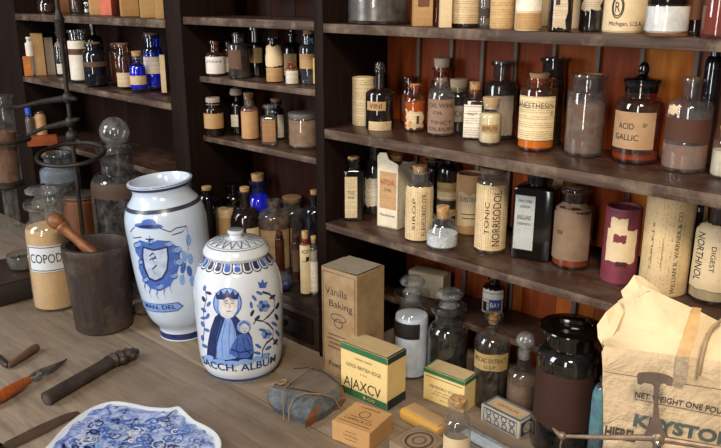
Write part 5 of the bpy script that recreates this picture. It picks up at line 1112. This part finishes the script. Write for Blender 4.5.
def grid(b, rows, m, flip=False, jit=0, sub=3):
    """bilinear refined sheet"""
    R = len(rows); C = len(rows[0]); vs = []; RR = (R-1)*sub+1; CC = (C-1)*sub+1; rn = random.Random(9)
    for i in range(RR):
        fi = min(i//sub, R-2); u = (i-fi*sub)/sub
        for j in range(CC):
            fj = min(j//sub, C-2); v = (j-fj*sub)/sub
            q = (rows[fi][fj]*(1-v)+rows[fi][fj+1]*v)*(1-u)+(rows[fi+1][fj]*(1-v)+rows[fi+1][fj+1]*v)*u
            if jit and 0 < i < RR-1: q = q+Vector((rn.uniform(-1, 1), rn.uniform(-1, 1), rn.uniform(-1, 1)))*jit
            vs.append(q)
    fs = [(i*CC+j, i*CC+j+1, (i+1)*CC+j+1, (i+1)*CC+j) for i in range(RR-1) for j in range(CC-1)]
    b.add(vs, [f[::-1] for f in fs] if flip else fs, m)
grid(b, rowsF, BAG, jit=.0004)
back = [[Vector(q)+Vector((0, .045 if j < 4 else .03, 0)) for q in rowsF[j]] for j in range(4)]
grid(b, back, BAG, flip=True)
# close the sides and base
L0 = [r[0] for r in rowsF[:4]]; L1_ = [r[0] for r in back]; b.add(L0+L1_, [(j, j+1, j+5, j+4) for j in range(3)], BAG)
L0 = [r[-1] for r in rowsF[:4]]; L1_ = [r[-1] for r in back]; b.add(L0+L1_, [(j+4, j+5, j+1, j) for j in range(3)], BAG)
b.add([rowsF[0][0], rowsF[0][-1], back[0][-1], back[0][0]], [(3, 2, 1, 0)], BAG)
mb2 = mflat(Mi @ onbag(604, 400), (1, 0, 0)); P0_ = Mi @ onbag(604, 400)
def bl2(px, py): q = Mi @ onbag(px, py); return (q.x-P0_.x, q.z-P0_.z)
INKB = plain('3c3a3c', .7, bs=0.)
def bagtext(s_, x0, y0, x1, y1, h, m=INKB, bold=0.):
    a = bl2(x0, y0); e = bl2(x1, y1); ctr = ((a[0]+e[0])/2, (a[1]+e[1])/2); w_ = math.hypot(e[0]-a[0], e[1]-a[1]); b.text(s_, ctr, w_, h*depth(onbag((x0+x1)/2, y0))/F, mb2, m, math.atan2(e[1]-a[1], e[0]-a[0]), .0018, .0, bold)
bagtext('NET WEIGHT ONE POUND', 635, 393.5, 735, 413, 6.5, INKB, .015)
bagtext('KEYSTONE', 634, 419, 748, 443, 15, plain('55605f', .7, bs=0.), .04)
for (x0, y0, x1, y1, w_) in ((634, 398, 735, 418, .0006), (605, 371, 735, 391, .0005), (634, 450, 748, 470, .0006)): b.stroke([bl2(x0, y0), bl2(x1, y1)], w_, mb2, INKB, 0, .0018)
bagtext('HIEREL', 605, 430, 636, 436, 13, plain('4a4038', .7, bs=0.), .04)
b.build('bag_body', t, sharp=60)
b = MB(); rows3 = [rowsF[4], rT[0], rT[1]]
grid(b, rows3, BAGT, jit=.0013, sub=4); 
bk = [[q+Vector((.0, .004, -.005)) for q in r] for r in rows3]; grid(b, bk, BAGT, flip=True, sub=1)
bk2 = [rT[1], [q+Vector((0, .018, -.004)) for q in rT[1]]]
top_fold = b.build('folded_top', t, sharp=20)
b = MB()
fl = [aty(x_, y_, Y) for x_, y_, Y in ((625, 304, -.004), (621, 291, -.003), (628, 284, -.002), (634, 275, .004), (640, 276, .008), (655, 286, .008), (662, 295, .004), (648, 291, -.01), (640, 296, -.013))]
fl = [Mi @ q for q in fl]; cc0 = sum(fl, Vector())/len(fl)+Vector((0, -.004, .002)); n = len(fl)
b.add(fl+[cc0]+[q+Vector((0, .002, -.001)) for q in fl], [(i, (i+1) % n, n) for i in range(n)]+[((i+1) % n, i, n+1+i, n+1+(i+1) % n) for i in range(n)], BAGT); b.build('torn_corner', t, sharp=20)
b = MB()
g_ = [(602, 345, -.050), (598, 338, -.045), (597, 325, -.040), (606, 312, -.030), (618, 302, -.012), (624, 312, -.022), (616, 330, -.042), (609, 342, -.052)]
gl = [Mi @ aty(*q) for q in g_]; n = len(gl); cc0 = sum(gl, Vector())/n+Vector((0, -.003, .001))
b.add(gl+[cc0]+[q+Vector((0.001, .003, 0)) for q in gl], [(i, (i+1) % n, n) for i in range(n)]+[((i+1) % n, i, n+1+i, n+1+(i+1) % n) for i in range(n)], BAGT); b.build('torn_corner', t, sharp=20)
# tape strips down the fold
def strip(pts, w_, m, name, off=.002):
    b = MB(); vs = []
    for (x_, y_, Y), ww in zip(pts, w_):
        p_, q_ = aty(x_-ww/2, y_, Y-off), aty(x_+ww/2, y_+ww*.15, Y-off); vs += [Mi @ p_, Mi @ q_]
    vs2 = [v+Vector((0, .0006, 0)) for v in vs]; n = len(vs); N_ = n//2
    b.add(vs+vs2, [(2*i, 2*i+2, 2*i+3, 2*i+1)[::-1] for i in range(N_-1)]+[(n+2*i, n+2*i+2, n+2*i+3, n+2*i+1) for i in range(N_-1)]+[(0, 1, n+1, n), (n-2, n-1, 2*n-1, 2*n-2)[::-1]], m); return b.build(name, t, sharp=30)
strip([(697, 307, -.010), (692, 325, -.026), (686, 345, -.038), (682, 356, -.044)], (9, 11, 12, 12), plain('cfa265', .5), 'paper_strap', .004)
strip([(682, 356, -.046), (681, 370, -.046), (679, 384, -.046)], (12, 13, 12), plain('b8a890', .3, .2, c2=(.3, .2, .12), scale=160, bs=1.), 'foil_tape', .003)
b = MB(); b.tube([Mi @ aty(x_, y_, Y) for x_, y_, Y in ((724, 318, -.016), (712, 328, -.030), (706, 342, -.042), (702, 358, -.047), (699, 375, -.045))], .0018, plain('a88a66', .8), 8); b.build('string', t)

# balance in front of the bag
sp = onbag(658, 440, .034); zc = sp.z
t = thing('balance_scale', 'old bronze balance beam with a T-shaped pointer, in front of the paper bag', 'scale', (sp.x, sp.y, .0003), th)
Mj = (Matrix.Translation(Vector(t.location)) @ Matrix.Rotation(th, 4, 'Z')).inverted()
BZ = plain('7d6c60', .45, .3, c2=(.10, .075, .06), scale=40); BZL = plain('93806f', .4, .45, c2=(.14, .1, .07), scale=60)
def ob(px, py): q = Mj @ onbag(px, py, .034); return (q.x, q.z)
outl = [(637, 377), (639, 374.5), (648, 374), (658, 374.5), (668, 377), (673, 380), (672, 386), (668, 386), (664, 383.5), (660.5, 384.5), (659, 392), (658.5, 405), (659.5, 418), (663, 430), (668, 437), (644, 436), (649, 428), (653, 416), (654, 400), (653.5, 386), (651, 384), (644, 383), (641, 385), (637.5, 384)]
def plate(outl, m, th_, name, yoff=0.0):
    pts = [ob(*q) for q in outl]; b = MB()
    bm = bmesh.new(); vs = [bm.verts.new((x_, yoff, z)) for x_, z in pts]
    tris = tessellate_polygon([[Vector((x_, z, 0)) for x_, z in pts]])
    fs = [bm.faces.new([vs[i] for i in tr]) for tr in tris]; bmesh.ops.recalc_face_normals(bm, faces=bm.faces)
    r = bmesh.ops.extrude_face_region(bm, geom=bm.faces[:]); ev = [g for g in r['geom'] if isinstance(g, bmesh.types.BMVert)]
    bmesh.ops.translate(bm, verts=ev, vec=(0, th_, 0)); bmesh.ops.recalc_face_normals(bm, faces=bm.faces); bm.verts.index_update()
    b.add([v.co.copy() for v in bm.verts], [[v.index for v in f.verts] for f in bm.faces], m); bm.free(); return b.build(name, t)
plate(outl, BZ, .0045, 'pointer')
(x0, z0), (x1, z1), (xc, zc2) = ob(562, 437), ob(800, 462), ob(658, 440)
b = MB(); b.tube([(x0, .002, z0), (xc*.5+x0*.5, .002, (z0+zc2)/2), (xc-.005, .002, zc2+.0005)], [.0018, .0026, .0036], BZL, 10); b.tube([(xc+.005, .002, zc2+.0005), ((xc+x1)/2, .002, (zc2+z1)/2), (x1, .002, z1)], [.0036, .0028, .0018], BZL, 10)
b.sphere((x0, .002, z0+.0005), .0042, BZL, 16); b.tube([(x0, .002, z0), (x0-.006, .002, z0+.0035), (x0-.010, .002, z0+.0075)], [.003, .0022, .001], BZL, 8); b.build('beam', t)
b = MB(); b.sphere((xc, .0015, zc2), .0075, BZL, 20, sy=.6); b.sphere((xc, -.0035, zc2-.001), .0035, plain('c9c2b8', .2, .9), 14); b.build('pivot', t)
b = MB(); b.tube([(x0, .002, z0-.004), (x0-.001, .002, z0-.012), (x0+.0015, .002, z0-.02), (x0, .002, z0-.028)], .0009, BZL, 6); b.build('hook', t)
b = MB(); b.lathe([(.026, 0), (.026, .004), (.022, .008), (.007, .014), (.0048, .022), (.0044, zc2*.6), (.006, zc2*.62), (.0044, zc2*.66), (.004, zc2-.005)], BZ, 28, cx=xc, cy=.002); b.build('pillar', t)

# ------------------------------------------------------------------ repeats share a group
for o in list(COL.objects):
    if o.parent is None and o.get('category') and not o.get('group'):
        for z, g in GRP.items():
            if abs(o.location.z-z) < .002 and o.location.y > -.06:
                kind = {'bottle': 'bottles', 'jar': 'jars', 'box': 'boxes and packets', 'canister': 'paper canisters', 'vial': 'glass vials'}.get(o['category'])
                if kind: o['group'] = kind+' '+g
        if not o.get('group') and o.location.z < .001 and o['category'] in ('bottle', 'box'):
            o['group'] = {'bottle': 'bottles standing on the bench', 'box': 'boxes lying on the bench'}[o['category']]
